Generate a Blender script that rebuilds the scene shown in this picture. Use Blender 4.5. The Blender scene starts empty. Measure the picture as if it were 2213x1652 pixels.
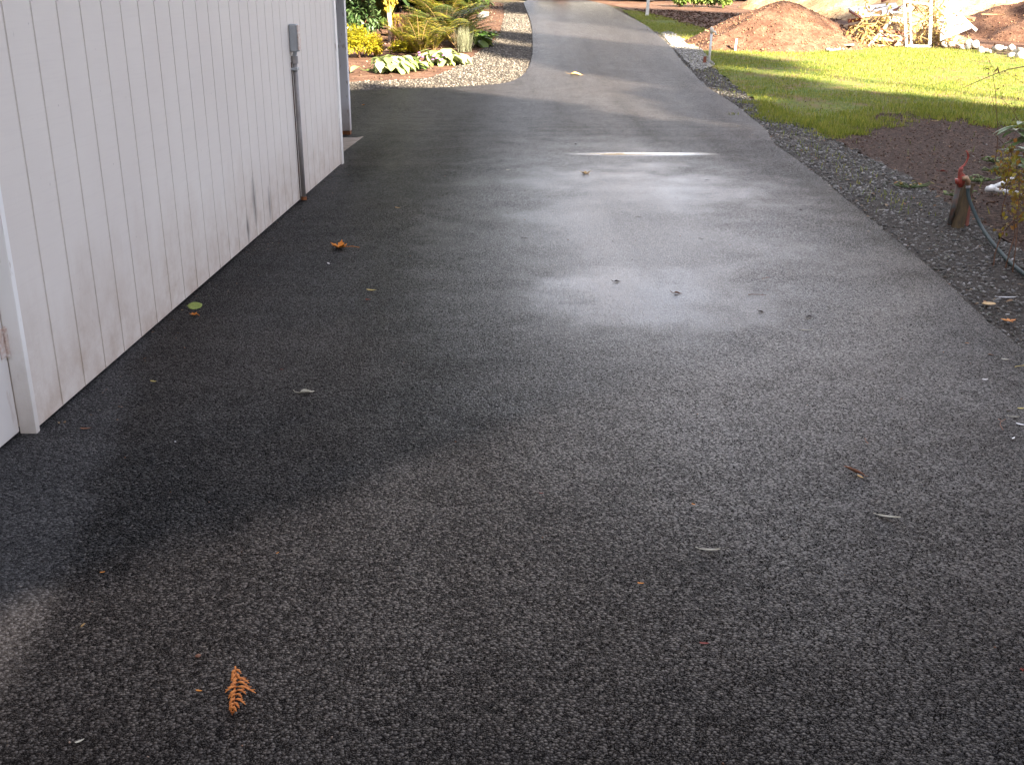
import bpy, bmesh, math, random
import numpy as np
from mathutils import Vector, Matrix
from mathutils.geometry import tessellate_polygon
R = math.radians
rng = np.random.default_rng(7)
random.seed(7)
scene = bpy.context.scene
C = scene.collection

# ------------------------------------------------------------ camera, sky, sun
cam = bpy.data.cameras.new('camera')
cam.sensor_width = 36.0; cam.lens = 37.5
cam.clip_start = 0.05; cam.clip_end = 2000
camo = bpy.data.objects.new('camera', cam); C.objects.link(camo)
camo.location = (0, 0, 1.41); camo.rotation_euler = (R(90 - 19.9), 0, 0)
cam.dof.use_dof = False
scene.camera = camo
scene.render.engine = 'CYCLES'

SUN_AZ = 146.0      # compass style, clockwise from +Y: behind the camera, to the right
SUN_EL = 27.0
world = bpy.data.worlds.new('World'); scene.world = world; world.use_nodes = True
nt = world.node_tree; nt.nodes.clear()
def wn(t, **k):
    n = nt.nodes.new(t)
    for a, b in k.items(): setattr(n, a, b)
    return n
out = wn('ShaderNodeOutputWorld'); bg = wn('ShaderNodeBackground')
sky = wn('ShaderNodeTexSky'); sky.sky_type = 'NISHITA'; sky.sun_disc = False
sky.sun_elevation = R(SUN_EL); sky.sun_rotation = R(SUN_AZ)
tc = wn('ShaderNodeTexCoord')
noi = wn('ShaderNodeTexNoise'); noi.inputs['Scale'].default_value = 2.6; noi.inputs['Detail'].default_value = 5
noi.inputs['Roughness'].default_value = 0.5
mp = wn('ShaderNodeMapping'); mp.inputs['Scale'].default_value = (1, 1, 2.2); mp.inputs['Location'].default_value = (0.35, 0.1, 0.2)
cr = wn('ShaderNodeValToRGB'); cr.color_ramp.elements[0].position = 0.36; cr.color_ramp.elements[1].position = 0.52
cr.color_ramp.elements[0].color = (0.15, 0.15, 0.15, 1); cr.color_ramp.elements[1].color = (0.72, 0.72, 0.72, 1)
mix = wn('ShaderNodeMix', data_type='RGBA')
dn = wn('ShaderNodeVectorMath', operation='DOT_PRODUCT'); dn.inputs[1].default_value = Vector((.13, .96, .25)).normalized()
nt.links.new(tc.outputs['Generated'], dn.inputs[0])
bank = wn('ShaderNodeMapRange'); bank.interpolation_type = 'SMOOTHSTEP'; bank.inputs['From Min'].default_value = .84; bank.inputs['From Max'].default_value = .985
bank.inputs['To Min'].default_value = 4.6; bank.inputs['To Max'].default_value = 12.5      # bright cloud bank up the drive
nt.links.new(dn.outputs['Value'], bank.inputs[0])
ccol = wn('ShaderNodeVectorMath', operation='SCALE'); ccol.inputs[0].default_value = (.985, .94, 1.01); nt.links.new(bank.outputs[0], ccol.inputs[3])
nt.links.new(ccol.outputs[0], mix.inputs[7])
L = nt.links.new
L(tc.outputs['Generated'], mp.inputs['Vector']); L(mp.outputs[0], noi.inputs['Vector'])
gap = wn('ShaderNodeVectorMath', operation='DOT_PRODUCT'); gap.inputs[1].default_value = Vector((.172, .945, .285)).normalized()
gr_ = wn('ShaderNodeMapRange'); gr_.interpolation_type = 'SMOOTHSTEP'; gr_.inputs['From Min'].default_value = math.cos(R(5.0)); gr_.inputs['From Max'].default_value = math.cos(R(2.2))
gr_.inputs['To Min'].default_value = 1.0; gr_.inputs['To Max'].default_value = .25; L(tc.outputs['Generated'], gap.inputs[0]); L(gap.outputs['Value'], gr_.inputs[0])
gm = wn('ShaderNodeMath', operation='MULTIPLY'); L(cr.outputs[0], gm.inputs[0]); L(gr_.outputs[0], gm.inputs[1])      # a small blue gap in the clouds
L(noi.outputs['Fac'], cr.inputs[0]); L(gm.outputs[0], mix.inputs[0]); L(sky.outputs[0], mix.inputs[6])
L(mix.outputs[2], bg.inputs[0]); bg.inputs[1].default_value = 0.05
L(bg.outputs[0], out.inputs[0])

sl = bpy.data.lights.new('sun', 'SUN'); sl.energy = 5.0; sl.angle = R(0.55); sl.color = (1.0, 0.87, 0.67)
so = bpy.data.objects.new('sun', sl); C.objects.link(so)
sd = Vector((math.sin(R(SUN_AZ)) * math.cos(R(SUN_EL)), math.cos(R(SUN_AZ)) * math.cos(R(SUN_EL)), math.sin(R(SUN_EL))))
so.rotation_euler = sd.to_track_quat('Z', 'Y').to_euler(); so.location = sd * 40
vs = scene.view_settings
vs.view_transform = 'Standard'; vs.look = 'None'; vs.exposure = 3.22; vs.gamma = 1.0; vs.use_curve_mapping = False

# ------------------------------------------------------------ helpers
F, CX, CY = 2305.0, 1106.5, 826.0
CT, ST = math.cos(R(19.9)), math.sin(R(19.9))
sp = lambda t: (math.sqrt(t * t + 4) + t) / 2
def zt(Y): return 0.05 * (sp(Y - 13) - sp(Y - 50)) if Y < 200 else 0.05 * 37
def ray(px, py):
    X = (px - CX) / F; v = (py - CY) / F
    return Vector((X, CT - v * ST, -ST - v * CT))
def G(px, py, dz=0.0):
    d = ray(px, py); lo, hi = 0.0, 300.0
    for _ in range(50):
        t = (lo + hi) / 2
        if 1.41 + t * d.z > zt(t * d.y) + dz: lo = t
        else: hi = t
    return Vector((t * d.x, t * d.y, zt(t * d.y) + dz))
def P(px, py, Y):
    d = ray(px, py); t = Y / d.y
    return Vector((t * d.x, Y, 1.41 + t * d.z))

def tag(o, label=None, cat=None, group=None, kind=None):
    if label: o['label'] = label
    if cat: o['category'] = cat
    if group: o['group'] = group
    if kind: o['kind'] = kind
    return o
def empty(name, loc=(0, 0, 0), rz=0.0, **k):
    o = bpy.data.objects.new(name, None); C.objects.link(o)
    o.location = loc; o.rotation_euler = (0, 0, rz); o.empty_display_size = 0.1
    return tag(o, **k)
def mesh_obj(name, me, mat, parent=None, loc=None, smooth=False, **k):
    me.materials.append(mat)
    if smooth: me.polygons.foreach_set('use_smooth', [True] * len(me.polygons))
    o = bpy.data.objects.new(name, me); C.objects.link(o)
    if loc is not None: o.location = loc
    if parent is not None: o.parent = parent
    return tag(o, **k)
class MB:
    def __init__(s): s.v = []; s.f = []
    def add(s, vs_, fs):
        b = len(s.v); s.v += [tuple(v) for v in vs_]; s.f += [tuple(b + i for i in f) for f in fs]; return s
    def box(s, a, b, M=None):
        x0, y0, z0 = a; x1, y1, z1 = b
        vs_ = [Vector(p) for p in ((x0,y0,z0),(x1,y0,z0),(x1,y1,z0),(x0,y1,z0),(x0,y0,z1),(x1,y0,z1),(x1,y1,z1),(x0,y1,z1))]
        if M: vs_ = [M @ v for v in vs_]
        return s.add(vs_, [(0,3,2,1),(4,5,6,7),(0,1,5,4),(1,2,6,5),(2,3,7,6),(3,0,4,7)])
    def beam(s, p, q, w, t, up=(0, 0, 1)):
        p = Vector(p); q = Vector(q); d = (q - p).normalized(); u = Vector(up)
        if abs(d.dot(u)) > 0.98: u = Vector((1, 0, 0))
        a = d.cross(u).normalized(); b = a.cross(d).normalized()
        vs_ = []
        for e in (p, q):
            for i, j in ((-1,-1),(1,-1),(1,1),(-1,1)): vs_.append(e + a * (i * w / 2) + b * (j * t / 2))
        return s.add(vs_, [(0,1,2,3),(7,6,5,4),(0,4,5,1),(1,5,6,2),(2,6,7,3),(3,7,4,0)])
    def tube(s, pts, rad, n=8, cap=True, flat=1.0):
        pts = [Vector(p) for p in pts]
        if not hasattr(rad, '__len__'): rad = [rad] * len(pts)
        ref = Vector((0.13, 0.21, 0.97)); rings = []; vs_ = []; fs = []
        for i, p in enumerate(pts):
            d = (pts[min(i + 1, len(pts) - 1)] - pts[max(i - 1, 0)]).normalized()
            if abs(d.dot(ref)) > 0.97: ref = Vector((0.9, 0.3, 0.1))
            a = d.cross(ref).normalized(); b = a.cross(d).normalized()
            for k in range(n):
                t = 2 * math.pi * k / n
                vs_.append(p + a * (rad[i] * math.cos(t)) + b * (rad[i] * flat * math.sin(t)))
        for i in range(len(pts) - 1):
            for k in range(n):
                k2 = (k + 1) % n
                fs.append((i*n+k, i*n+k2, (i+1)*n+k2, (i+1)*n+k))
        if cap:
            fs.append(tuple(range(n))[::-1]); fs.append(tuple((len(pts)-1)*n + k for k in range(n)))
        return s.add(vs_, fs)
    def build(s, name, mat, parent=None, smooth=False, bevel=0, **k):
        me = bpy.data.meshes.new(name); me.from_pydata(s.v, [], s.f); me.update()
        o = mesh_obj(name, me, mat, parent, smooth=smooth, **k)
        if bevel:
            m = o.modifiers.new('bevel', 'BEVEL'); m.width = bevel; m.segments = 2; m.limit_method = 'ANGLE'
        return o
def np_mesh(name, V, Fc):
    """V (n,3) float, Fc (m,k) int, all faces k-gons"""
    me = bpy.data.meshes.new(name); k = Fc.shape[1]
    me.vertices.add(len(V)); me.vertices.foreach_set('co', np.ascontiguousarray(V, dtype=np.float32).ravel())
    me.loops.add(Fc.size); me.loops.foreach_set('vertex_index', np.ascontiguousarray(Fc, dtype=np.int32).ravel())
    me.polygons.add(len(Fc)); me.polygons.foreach_set('loop_start', np.arange(0, Fc.size, k, dtype=np.int32))
    me.polygons.foreach_set('loop_total', np.full(len(Fc), k, dtype=np.int32))
    me.update(calc_edges=True); me.validate(); return me
def nrm(a): return a / (np.linalg.norm(a, axis=-1, keepdims=True) + 1e-9)
def scat(shapeV, shapeF, pos, ax, up, sc):
    """instances of a shape baked into one vertex array: local y -> ax, local z -> up"""
    ax = nrm(ax); x = nrm(np.cross(ax, up)); z = np.cross(x, ax)
    sc = np.asarray(sc, float)
    if sc.ndim == 1: sc = sc[:, None] * np.ones(3)
    V = shapeV[None] * sc[:, None, :]
    W = V[..., 0:1] * x[:, None] + V[..., 1:2] * ax[:, None] + V[..., 2:3] * z[:, None] + pos[:, None]
    n, m = W.shape[:2]
    Fc = shapeF[None] + (np.arange(n) * m)[:, None, None]
    return W.reshape(-1, 3), Fc.reshape(-1, shapeF.shape[1])
def joinVF(lst):
    V = []; Fs = []; b = 0
    for v, f in lst: V.append(v); Fs.append(f + b); b += len(v)
    return np.concatenate(V), np.concatenate(Fs)
# leaf shapes (quads, folded along the midrib, drooping tip)
def leaf_shape(w=0.5, fold=0.12, droop=0.15, prof=(0.0, .75, 1.0, .7, 0.0)):
    V = []; n = len(prof)
    for i, p in enumerate(prof):
        y = i / (n - 1); z = -droop * y * y
        p = max(p, .03)
        V += [(-w/2*p, y, z + fold*p*w), (0, y, z), (w/2*p, y, z + fold*p*w)]
    Fq = []
    for i in range(n - 1):
        a = i * 3; Fq += [(a, a+1, a+4, a+3), (a+1, a+2, a+5, a+4)]
    return np.array(V, float), np.array(Fq)
def icos():
    bm = bmesh.new(); bmesh.ops.create_icosphere(bm, subdivisions=1, radius=1)
    V = np.array([v.co[:] for v in bm.verts]); Fq = np.array([[v.index for v in f.verts] for f in bm.faces]); bm.free(); return V, Fq
ICO = icos()
def stones(pos, size, flat=(0.45, 0.8), jit=0.22, sink=0.15):
    """irregular stones: each gets its own jittered vertices"""
    n = len(pos)
    V0 = ICO[0][None] * (1 + rng.normal(0, jit, (n, 12, 1))) * 0.5
    s = np.stack([size * rng.uniform(.7, 1.25, n), size * rng.uniform(.6, 1.1, n), size * rng.uniform(*flat, n)], 1)
    V0 = V0 * s[:, None]
    a = rng.uniform(0, 6.28, n); ca, sa = np.cos(a), np.sin(a)
    tl = rng.normal(0, .25, n)
    x = V0[..., 0] * ca[:, None] - V0[..., 1] * sa[:, None]; y = V0[..., 0] * sa[:, None] + V0[..., 1] * ca[:, None]
    z = V0[..., 2] + x * tl[:, None]
    W = np.stack([x, y, z], 2) + pos[:, None]; W[..., 2] += (s[:, 2] * (0.5 - sink))[:, None]
    Fc = ICO[1][None] + (np.arange(n) * 12)[:, None, None]
    return W.reshape(-1, 3), Fc.reshape(-1, 3)
ztv = np.vectorize(zt)
def in_poly(x, y, poly):
    ins = np.zeros(len(x), bool); j = len(poly) - 1
    for i in range(len(poly)):
        xi, yi = poly[i][:2]; xj, yj = poly[j][:2]
        c = ((yi > y) != (yj > y)) & (x < (xj - xi) * (y - yi) / ((yj - yi) + 1e-12) + xi)
        ins ^= c; j = i
    return ins
def rand_in(poly, n):
    xs = [p[0] for p in poly]; ys = [p[1] for p in poly]; o = np.zeros((0, 2))
    while len(o) < n:
        q = np.stack([rng.uniform(min(xs), max(xs), n * 2), rng.uniform(min(ys), max(ys), n * 2)], 1)
        o = np.concatenate([o, q[in_poly(q[:, 0], q[:, 1], poly)]])
    return o[:n]
def wobble(poly, amp, step=0.12, closed=True):
    o = []
    n = len(poly)
    for i in range(n if closed else n - 1):
        a = Vector(poly[i][:2]); b = Vector(poly[(i + 1) % n][:2]); L_ = (b - a).length
        if L_ > 15: o.append(tuple(a)); continue
        k = max(1, int(L_ / step)); nn = Vector((-(b - a).y, (b - a).x)) / max(L_, 1e-6)
        for j in range(k):
            o.append(tuple(a.lerp(b, j / k) + nn * random.gauss(0, amp)))
    return o
def smooth_line(pts, n=6):
    pts = [Vector(p[:2]) for p in pts]; o = []
    for i in range(len(pts) - 1):
        p0 = pts[max(i-1, 0)]; p1 = pts[i]; p2 = pts[i+1]; p3 = pts[min(i+2, len(pts)-1)]
        for k in range(n):
            t = k / n
            o.append(tuple(0.5 * ((2*p1) + (-p0+p2)*t + (2*p0-5*p1+4*p2-p3)*t*t + (-p0+3*p1-3*p2+p3)*t**3)))
    o.append(tuple(pts[-1])); return o
def sheet(name, poly, dz, mat, skirt=0.0, **k):
    bm = bmesh.new()
    vs_ = [bm.verts.new((p[0], p[1], 0)) for p in poly]
    for t in tessellate_polygon([[Vector((p[0], p[1], 0)) for p in poly]]):
        a, b, c = [vs_[i] for i in t]
        if abs((b.co - a.co).cross(c.co - a.co).z) < 1e-9: continue
        try: f = bm.faces.new((a, b, c))
        except ValueError: continue
        f.normal_update()
        if f.normal.z < 0: f.normal_flip()
    print('SHEET', name, round(sum(f.calc_area() for f in bm.faces), 2), round(abs(sum(poly[i-1][0]*poly[i][1]-poly[i][0]*poly[i-1][1] for i in range(len(poly))))/2, 2))
    ys = [p[1] for p in poly]; y = math.ceil(min(ys) * 2) / 2
    while y < min(max(ys), 60):
        bmesh.ops.bisect_plane(bm, geom=bm.verts[:] + bm.edges[:] + bm.faces[:], plane_co=(0, y, 0), plane_no=(0, 1, 0))
        y += 0.5
    for v in bm.verts:     # piecewise linear between the half-metre rows, so stacked sheets never cross
        y0 = math.floor(v.co.y * 2) / 2; t = (v.co.y - y0) * 2
        v.co.z = (zt(y0) * (1 - t) + zt(y0 + .5) * t if v.co.y < 60 else zt(v.co.y)) + dz
    if skirt:
        be = [e for e in bm.edges if e.is_boundary]
        r = bmesh.ops.extrude_edge_only(bm, edges=be)
        for v in [g for g in r['geom'] if isinstance(g, bmesh.types.BMVert)]: v.co.z -= skirt
    me = bpy.data.meshes.new(name); bm.to_mesh(me); bm.free()
    return mesh_obj(name, me, mat, **k)

# ------------------------------------------------------------ materials
class NT:
    def __init__(s, name):
        s.m = bpy.data.materials.new(name); s.m.use_nodes = True; s.t = s.m.node_tree
        s.b = s.t.nodes['Principled BSDF']; s.o = s.t.nodes['Material Output']
        s.g = s.n('ShaderNodeNewGeometry')
    def n(s, t, **k):
        x = s.t.nodes.new(t)
        for a, b in k.items(): setattr(x, a, b)
        return x
    def l(s, a, b): s.t.links.new(a, b)
    def pos(s, scale=(1, 1, 1), loc=(0, 0, 0)):
        m = s.n('ShaderNodeMapping'); m.inputs['Scale'].default_value = scale; m.inputs['Location'].default_value = loc
        s.l(s.g.outputs['Position'], m.inputs[0]); return m.outputs[0]
    def obj(s, scale=(1, 1, 1)):
        t = s.n('ShaderNodeTexCoord'); m = s.n('ShaderNodeMapping'); m.inputs['Scale'].default_value = scale
        s.l(t.outputs['Object'], m.inputs[0]); return m.outputs[0]
    def noise(s, vec, sc, det=4, ro=.55, w=0):
        x = s.n('ShaderNodeTexNoise'); x.inputs['Scale'].default_value = sc; x.inputs['Detail'].default_value = det
        x.inputs['Roughness'].default_value = ro; s.l(vec, x.inputs['Vector']); return x.outputs['Fac']
    def vor(s, vec, sc, feat='F1', outp='Distance', rnd=1):
        x = s.n('ShaderNodeTexVoronoi'); x.feature = feat; x.inputs['Scale'].default_value = sc; x.inputs['Randomness'].default_value = rnd
        s.l(vec, x.inputs['Vector']); return x.outputs[outp]
    def ramp(s, fac, stops):
        r = s.n('ShaderNodeValToRGB'); e = r.color_ramp.elements
        while len(e) < len(stops): e.new(.5)
        for i, (p, c) in enumerate(stops):
            e[i].position = p
            if not hasattr(c, '__len__'): c = (c, c, c)
            e[i].color = (*c, 1)
        s.l(fac, r.inputs[0]); return r.outputs[0]
    def mixc(s, f, a, b, mode='MIX'):
        x = s.n('ShaderNodeMix', data_type='RGBA'); x.blend_type = mode
        for v, i in ((f, 0), (a, 6), (b, 7)):
            if hasattr(v, 'type') or hasattr(v, 'is_linked'): s.l(v, x.inputs[i])
            elif i == 0: x.inputs[0].default_value = v
            else: x.inputs[i].default_value = (*v, 1)
        return x.outputs[2]
    def math(s, op, a, b=0.0, c=None):
        x = s.n('ShaderNodeMath', operation=op); x.use_clamp = False
        for i, v in enumerate((a, b) if c is None else (a, b, c)):
            if hasattr(v, 'is_linked'): s.l(v, x.inputs[i])
            else: x.inputs[i].default_value = v
        return x.outputs[0]
    def bump(s, h, st, dist, prev=None):
        b = s.n('ShaderNodeBump'); b.inputs['Distance'].default_value = dist
        if hasattr(st, 'is_linked'): s.l(st, b.inputs['Strength'])
        else: b.inputs['Strength'].default_value = st
        s.l(h, b.inputs['Height'])
        if prev: s.l(prev, b.inputs['Normal'])
        return b.outputs[0]
    def set(s, col=None, rough=None, normal=None, spec=None, metal=None):
        for v, nme in ((col, 'Base Color'), (rough, 'Roughness'), (normal, 'Normal'), (spec, 'Specular IOR Level'), (metal, 'Metallic')):
            if v is None: continue
            if hasattr(v, 'is_linked'): s.l(v, s.b.inputs[nme])
            elif nme == 'Base Color': s.b.inputs[nme].default_value = (*v, 1)
            else: s.b.inputs[nme].default_value = v
        return s.m
def simple(name, c1, c2=None, sc=20, rough=.6, spec=.4, bump=.3, bd=.003, bs=None, metal=0, stretch=(1, 1, 1)):
    k = NT(name); v = k.obj(stretch)
    c2 = c2 or tuple(x * .8 for x in c1)
    col = k.mixc(k.ramp(k.noise(v, sc), [(.35, 0), (.65, 1)]), c1, c2)
    return k.set(col, rough, k.bump(k.noise(v, bs or sc * 4), bump, bd), spec, metal)
def foliage(name, cols, rough=.5, trans=.35, spec=.35):
    """per-leaf colour from the ramp, thin leaves that let some light through"""
    k = NT(name); r = k.g.outputs['Random Per Island']
    n = len(cols); col = k.ramp(r, [(i / max(n - 1, 1), c) for i, c in enumerate(cols)])
    col = k.mixc(k.math('MULTIPLY', k.noise(k.pos(), 3), .5), col, tuple(x * .45 for x in cols[0]))
    k.set(col, rough, None, spec)
    if trans:
        tr = k.n('ShaderNodeBsdfTranslucent'); k.l(col, tr.inputs[0]); ms = k.n('ShaderNodeMixShader')
        ms.inputs[0].default_value = trans; k.l(k.b.outputs[0], ms.inputs[1]); k.l(tr.outputs[0], ms.inputs[2]); k.l(ms.outputs[0], k.o.inputs[0])
    return k.m

# --- fresh asphalt
k = NT('fresh_asphalt'); v = k.pos(); 

def cellbump(k, sc):
    m = k.n('ShaderNodeVectorMath', operation='SCALE'); k.l(v, m.inputs[0]); m.inputs[3].default_value = sc
    x = k.n('ShaderNodeTexVoronoi'); x.feature = 'F1'; x.inputs['Scale'].default_value = 1; k.l(m.outputs[0], x.inputs['Vector'])
    d = k.n('ShaderNodeVectorMath', operation='SUBTRACT'); k.l(m.outputs[0], d.inputs[0]); k.l(x.outputs['Position'], d.inputs[1])
    c = k.n('ShaderNodeVectorMath', operation='SUBTRACT'); k.l(x.outputs['Color'], c.inputs[0]); c.inputs[1].default_value = (.5, .5, .5)
    t = k.n('ShaderNodeVectorMath', operation='DOT_PRODUCT'); k.l(d.outputs[0], t.inputs[0]); k.l(c.outputs[0], t.inputs[1])
    return x.outputs['Distance'], x.outputs['Color'], t.outputs['Value']
st1, stc, tl1 = cellbump(k, 130)
s2d, s2c, tl2 = cellbump(k, 260)
st2 = k.vor(v, 230, 'F1', 'Distance', 1)
big = k.noise(v, .55, 3, .5); mid = k.noise(v, 2.3, 4, .6)
trk = k.noise(k.pos((1.6, .10, 1)), 1.2, 3, .5)           # lanes left by the paver, along the drive
sepc = k.n('ShaderNodeSeparateColor'); k.l(stc, sepc.inputs[0])
base = k.mixc(k.ramp(sepc.outputs[0], [(.3, 0), (1, 1)]), (.0035, .0038, .0045), (.020, .022, .026))
base = k.mixc(k.ramp(sepc.outputs[1], [(.965, 0), (.975, 1)]), base, (.10, .095, .09))
base = k.mixc(k.ramp(mid, [(.35, 0), (.7, .5)]), base, (.008, .008, .009))
base = k.mixc(k.ramp(k.noise(k.pos((1, 1, 1), (3, 7, 0)), .5, 3), [(.48, 0), (.6, .5)]), base, (.042, .033, .028))
# skylit area at the lower left, painted as paler base colour with ragged outline
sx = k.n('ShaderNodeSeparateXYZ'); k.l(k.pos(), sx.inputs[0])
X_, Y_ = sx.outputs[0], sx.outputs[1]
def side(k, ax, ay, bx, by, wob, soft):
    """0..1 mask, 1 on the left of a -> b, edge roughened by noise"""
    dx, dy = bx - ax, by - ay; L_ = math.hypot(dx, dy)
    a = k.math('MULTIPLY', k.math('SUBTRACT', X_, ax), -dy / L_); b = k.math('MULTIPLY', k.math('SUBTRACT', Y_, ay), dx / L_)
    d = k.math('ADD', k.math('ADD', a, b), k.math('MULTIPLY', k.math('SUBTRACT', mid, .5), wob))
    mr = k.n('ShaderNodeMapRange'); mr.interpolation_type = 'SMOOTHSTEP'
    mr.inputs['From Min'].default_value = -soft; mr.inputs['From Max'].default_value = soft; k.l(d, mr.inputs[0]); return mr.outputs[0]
p, q = G(35, 1470), G(210, 1040); lit_patch = side(k, p.x, p.y, q.x, q.y, .22, .07)
p, q = G(1130, 930), G(130, 1290); tan_mask = side(k, p.x, p.y, q.x, q.y, .30, .13)
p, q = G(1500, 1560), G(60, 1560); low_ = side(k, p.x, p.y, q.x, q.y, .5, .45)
tan_mask = k.math('MULTIPLY', tan_mask, k.math('MULTIPLY_ADD', low_, -.62, 1.0))      # tan tone fades again nearer the bottom
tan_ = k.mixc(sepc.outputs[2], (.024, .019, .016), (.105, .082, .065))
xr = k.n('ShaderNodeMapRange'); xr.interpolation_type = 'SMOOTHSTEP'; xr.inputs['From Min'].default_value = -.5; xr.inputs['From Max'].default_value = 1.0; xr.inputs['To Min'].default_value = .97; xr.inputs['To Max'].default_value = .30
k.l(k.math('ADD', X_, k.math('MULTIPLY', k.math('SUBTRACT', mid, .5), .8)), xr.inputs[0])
base = k.mixc(k.math('MULTIPLY', tan_mask, xr.outputs[0]), base, tan_)
base = k.mixc(k.math('MULTIPLY', lit_patch, .8), base, k.mixc(tan_mask, k.mixc(sepc.outputs[2], (.022, .023, .025), (.085, .085, .088)), k.mixc(sepc.outputs[2], (.10, .08, .066), (.32, .27, .22))))
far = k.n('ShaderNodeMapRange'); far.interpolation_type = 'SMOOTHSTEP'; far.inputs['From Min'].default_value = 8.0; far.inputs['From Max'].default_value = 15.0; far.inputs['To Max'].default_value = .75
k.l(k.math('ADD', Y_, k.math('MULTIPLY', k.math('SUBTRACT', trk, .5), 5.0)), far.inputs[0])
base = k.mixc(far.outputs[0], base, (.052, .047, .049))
# films of water lying in two shallow dips
def spot(k, cx, cy, rx, ry):
    a = k.math('DIVIDE', k.math('SUBTRACT', X_, cx), rx); b = k.math('DIVIDE', k.math('SUBTRACT', Y_, cy), ry)
    return k.math('SQRT', k.math('ADD', k.math('MULTIPLY', a, a), k.math('MULTIPLY', b, b)))
q = G(1392, 337); w1 = spot(k, q.x, q.y, .80, .13)
q = G(1370, 650); w2 = spot(k, q.x, q.y, .85, .75)
band = k.ramp(k.math('ADD', spot(k, .82, 6.9, 1.5, 4.9), k.math('MULTIPLY', k.math('SUBTRACT', mid, .5), .5)), [(.3, 1), (1.0, 0)])
q = G(1480, 400); w3 = spot(k, q.x, q.y, 1.3, 1.6)
pud = k.math('MINIMUM', w2, k.math('ADD', w3, .25))
pud = k.math('ADD', pud, k.math('MULTIPLY', k.math('SUBTRACT', mid, .5), 1.5))
wet = k.math('MULTIPLY', k.ramp(pud, [(0, 1), (1.35, 0)]), .36)
wet = k.math('MAXIMUM', wet, k.math('MULTIPLY', k.ramp(k.math('ADD', w1, k.math('MULTIPLY', k.math('SUBTRACT', mid, .5), .6)), [(.2, 1), (1.1, 0)]), .95))
wide = k.math('MULTIPLY', k.ramp(big, [(.38, 0), (.62, 1)]), k.ramp(trk, [(.3, .3), (.7, 1)]))
sep2 = k.n('ShaderNodeSeparateColor'); k.l(s2c, sep2.inputs[0])
prom = k.ramp(k.math('ADD', sepc.outputs[1], k.math('MULTIPLY', k.math('SUBTRACT', k.noise(v, 4.5, 3), .5), 1.1)), [(.38, 0), (.50, 1)])        # the share of stones standing proud of the bitumen
dome1 = k.ramp(st1, [(.20, 1), (.62, 0)]); dome2 = k.ramp(s2d, [(.2, 1), (.7, 0)])
h1 = k.math('MULTIPLY', prom, k.math('ADD', k.math('MULTIPLY', dome1, .75), k.math('ADD', k.math('MULTIPLY', tl1, 1.15), k.math('MULTIPLY', sepc.outputs[0], .35))))
h2 = k.math('ADD', k.math('MULTIPLY', dome2, .34), k.math('ADD', k.math('MULTIPLY', tl2, .7), k.math('MULTIPLY', sep2.outputs[0], .2)))
hgt = k.math('MAXIMUM', h1, h2)
level = k.math('ADD', k.math('MULTIPLY', wet, 1.1), k.math('ADD', k.math('MULTIPLY', wide, .30), k.math('MULTIPLY_ADD', band, .34, -.22)))
fl = k.math('SMOOTH_MAX', hgt, level, .10)
film = k.ramp(k.math('SUBTRACT', level, hgt), [(0, 0), (.30, 1)])
nb = k.bump(fl, k.math('MULTIPLY_ADD', band, -.50, 1.0), .0045)
nb = k.bump(k.noise(v, 9, 3), .10, .006, nb)
rg = k.math('MULTIPLY_ADD', film, -.13, .42)
rg = k.math('SUBTRACT', rg, k.math('MULTIPLY', k.ramp(w1, [(.5, 1), (1, 0)]), .16))
expo = k.ramp(fl, [(.12, 0), (.55, 1)])                       # pits hold matt bitumen plus painted cavity shade, stone tops are polished
spc = k.math('MULTIPLY', expo, k.math('MULTIPLY_ADD', sepc.outputs[2], .75, .25))
spc = k.math('MULTIPLY', spc, k.math('MULTIPLY_ADD', band, 1.5, k.math('MULTIPLY_ADD', tan_mask, .24, k.math('MULTIPLY_ADD', k.ramp(trk, [(.35, 0), (.65, 1)]), .18, .15))))
spc = k.math('MULTIPLY_ADD', k.math('SUBTRACT', 1.0, film), k.math('SUBTRACT', spc, .12), .12)
base = k.mixc(k.math('MULTIPLY', k.math('SUBTRACT', 1.0, expo), k.math('MULTIPLY_ADD', lit_patch, -.45, .82)), base, (.004, .004, .0042))  # bitumen tone and cavity shade between stones mixed into the base colour
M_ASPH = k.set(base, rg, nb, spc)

# --- ground cover
def ground_mat(name, cols, sc, bd, rough=.9, spec=.15):
    k = NT(name); v = k.pos()
    c = k.ramp(k.noise(v, sc, 8, .65), [(.37 + .26 * i / (len(cols) - 1), cc) for i, cc in enumerate(cols)])
    c = k.mixc(k.math('MULTIPLY', k.ramp(k.noise(v, sc * 6, 4), [(.4, 0), (.6, 1)]), .5), c, tuple(x * .55 for x in cols[0]))
    return k.set(c, rough, k.bump(k.noise(v, sc * 3, 8, .7), .9, bd), spec)
M_GROUND = ground_mat('ground_earth', [(.055, .035, .022), (.10, .07, .045), (.07, .08, .03)], 2, .03)
M_SOIL = ground_mat('dark_soil', [(.024, .014, .010), (.065, .037, .026), (.20, .13, .095)], 26, .03)
M_BARE = ground_mat('bare_brown_dirt', [(.08, .042, .030), (.12, .066, .045), (.17, .10, .07)], 3, .04)
M_TURF = ground_mat('turf_soil', [(.085, .13, .018), (.14, .15, .035), (.17, .11, .060)], 2.2, .02)
M_VERGE = ground_mat('gravel_bed', [(.030, .024, .019), (.06, .050, .042), (.10, .088, .074)], 22, .02)
def island_mat(name, cols, rough=.7, spec=.3, bs=150, bd=.002, over=.35):
    k = NT(name); r = k.g.outputs['Random Per Island']; n = len(cols)
    c = k.ramp(r, [(i / (n - 1), cc) for i, cc in enumerate(cols)])
    c = k.mixc(over, c, k.ramp(k.noise(k.pos(), 60, 5), [(.3, .02), (.7, .5)]), 'OVERLAY')
    return k.set(c, rough, k.bump(k.noise(k.pos(), bs, 3), .4, bd), spec)
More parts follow.
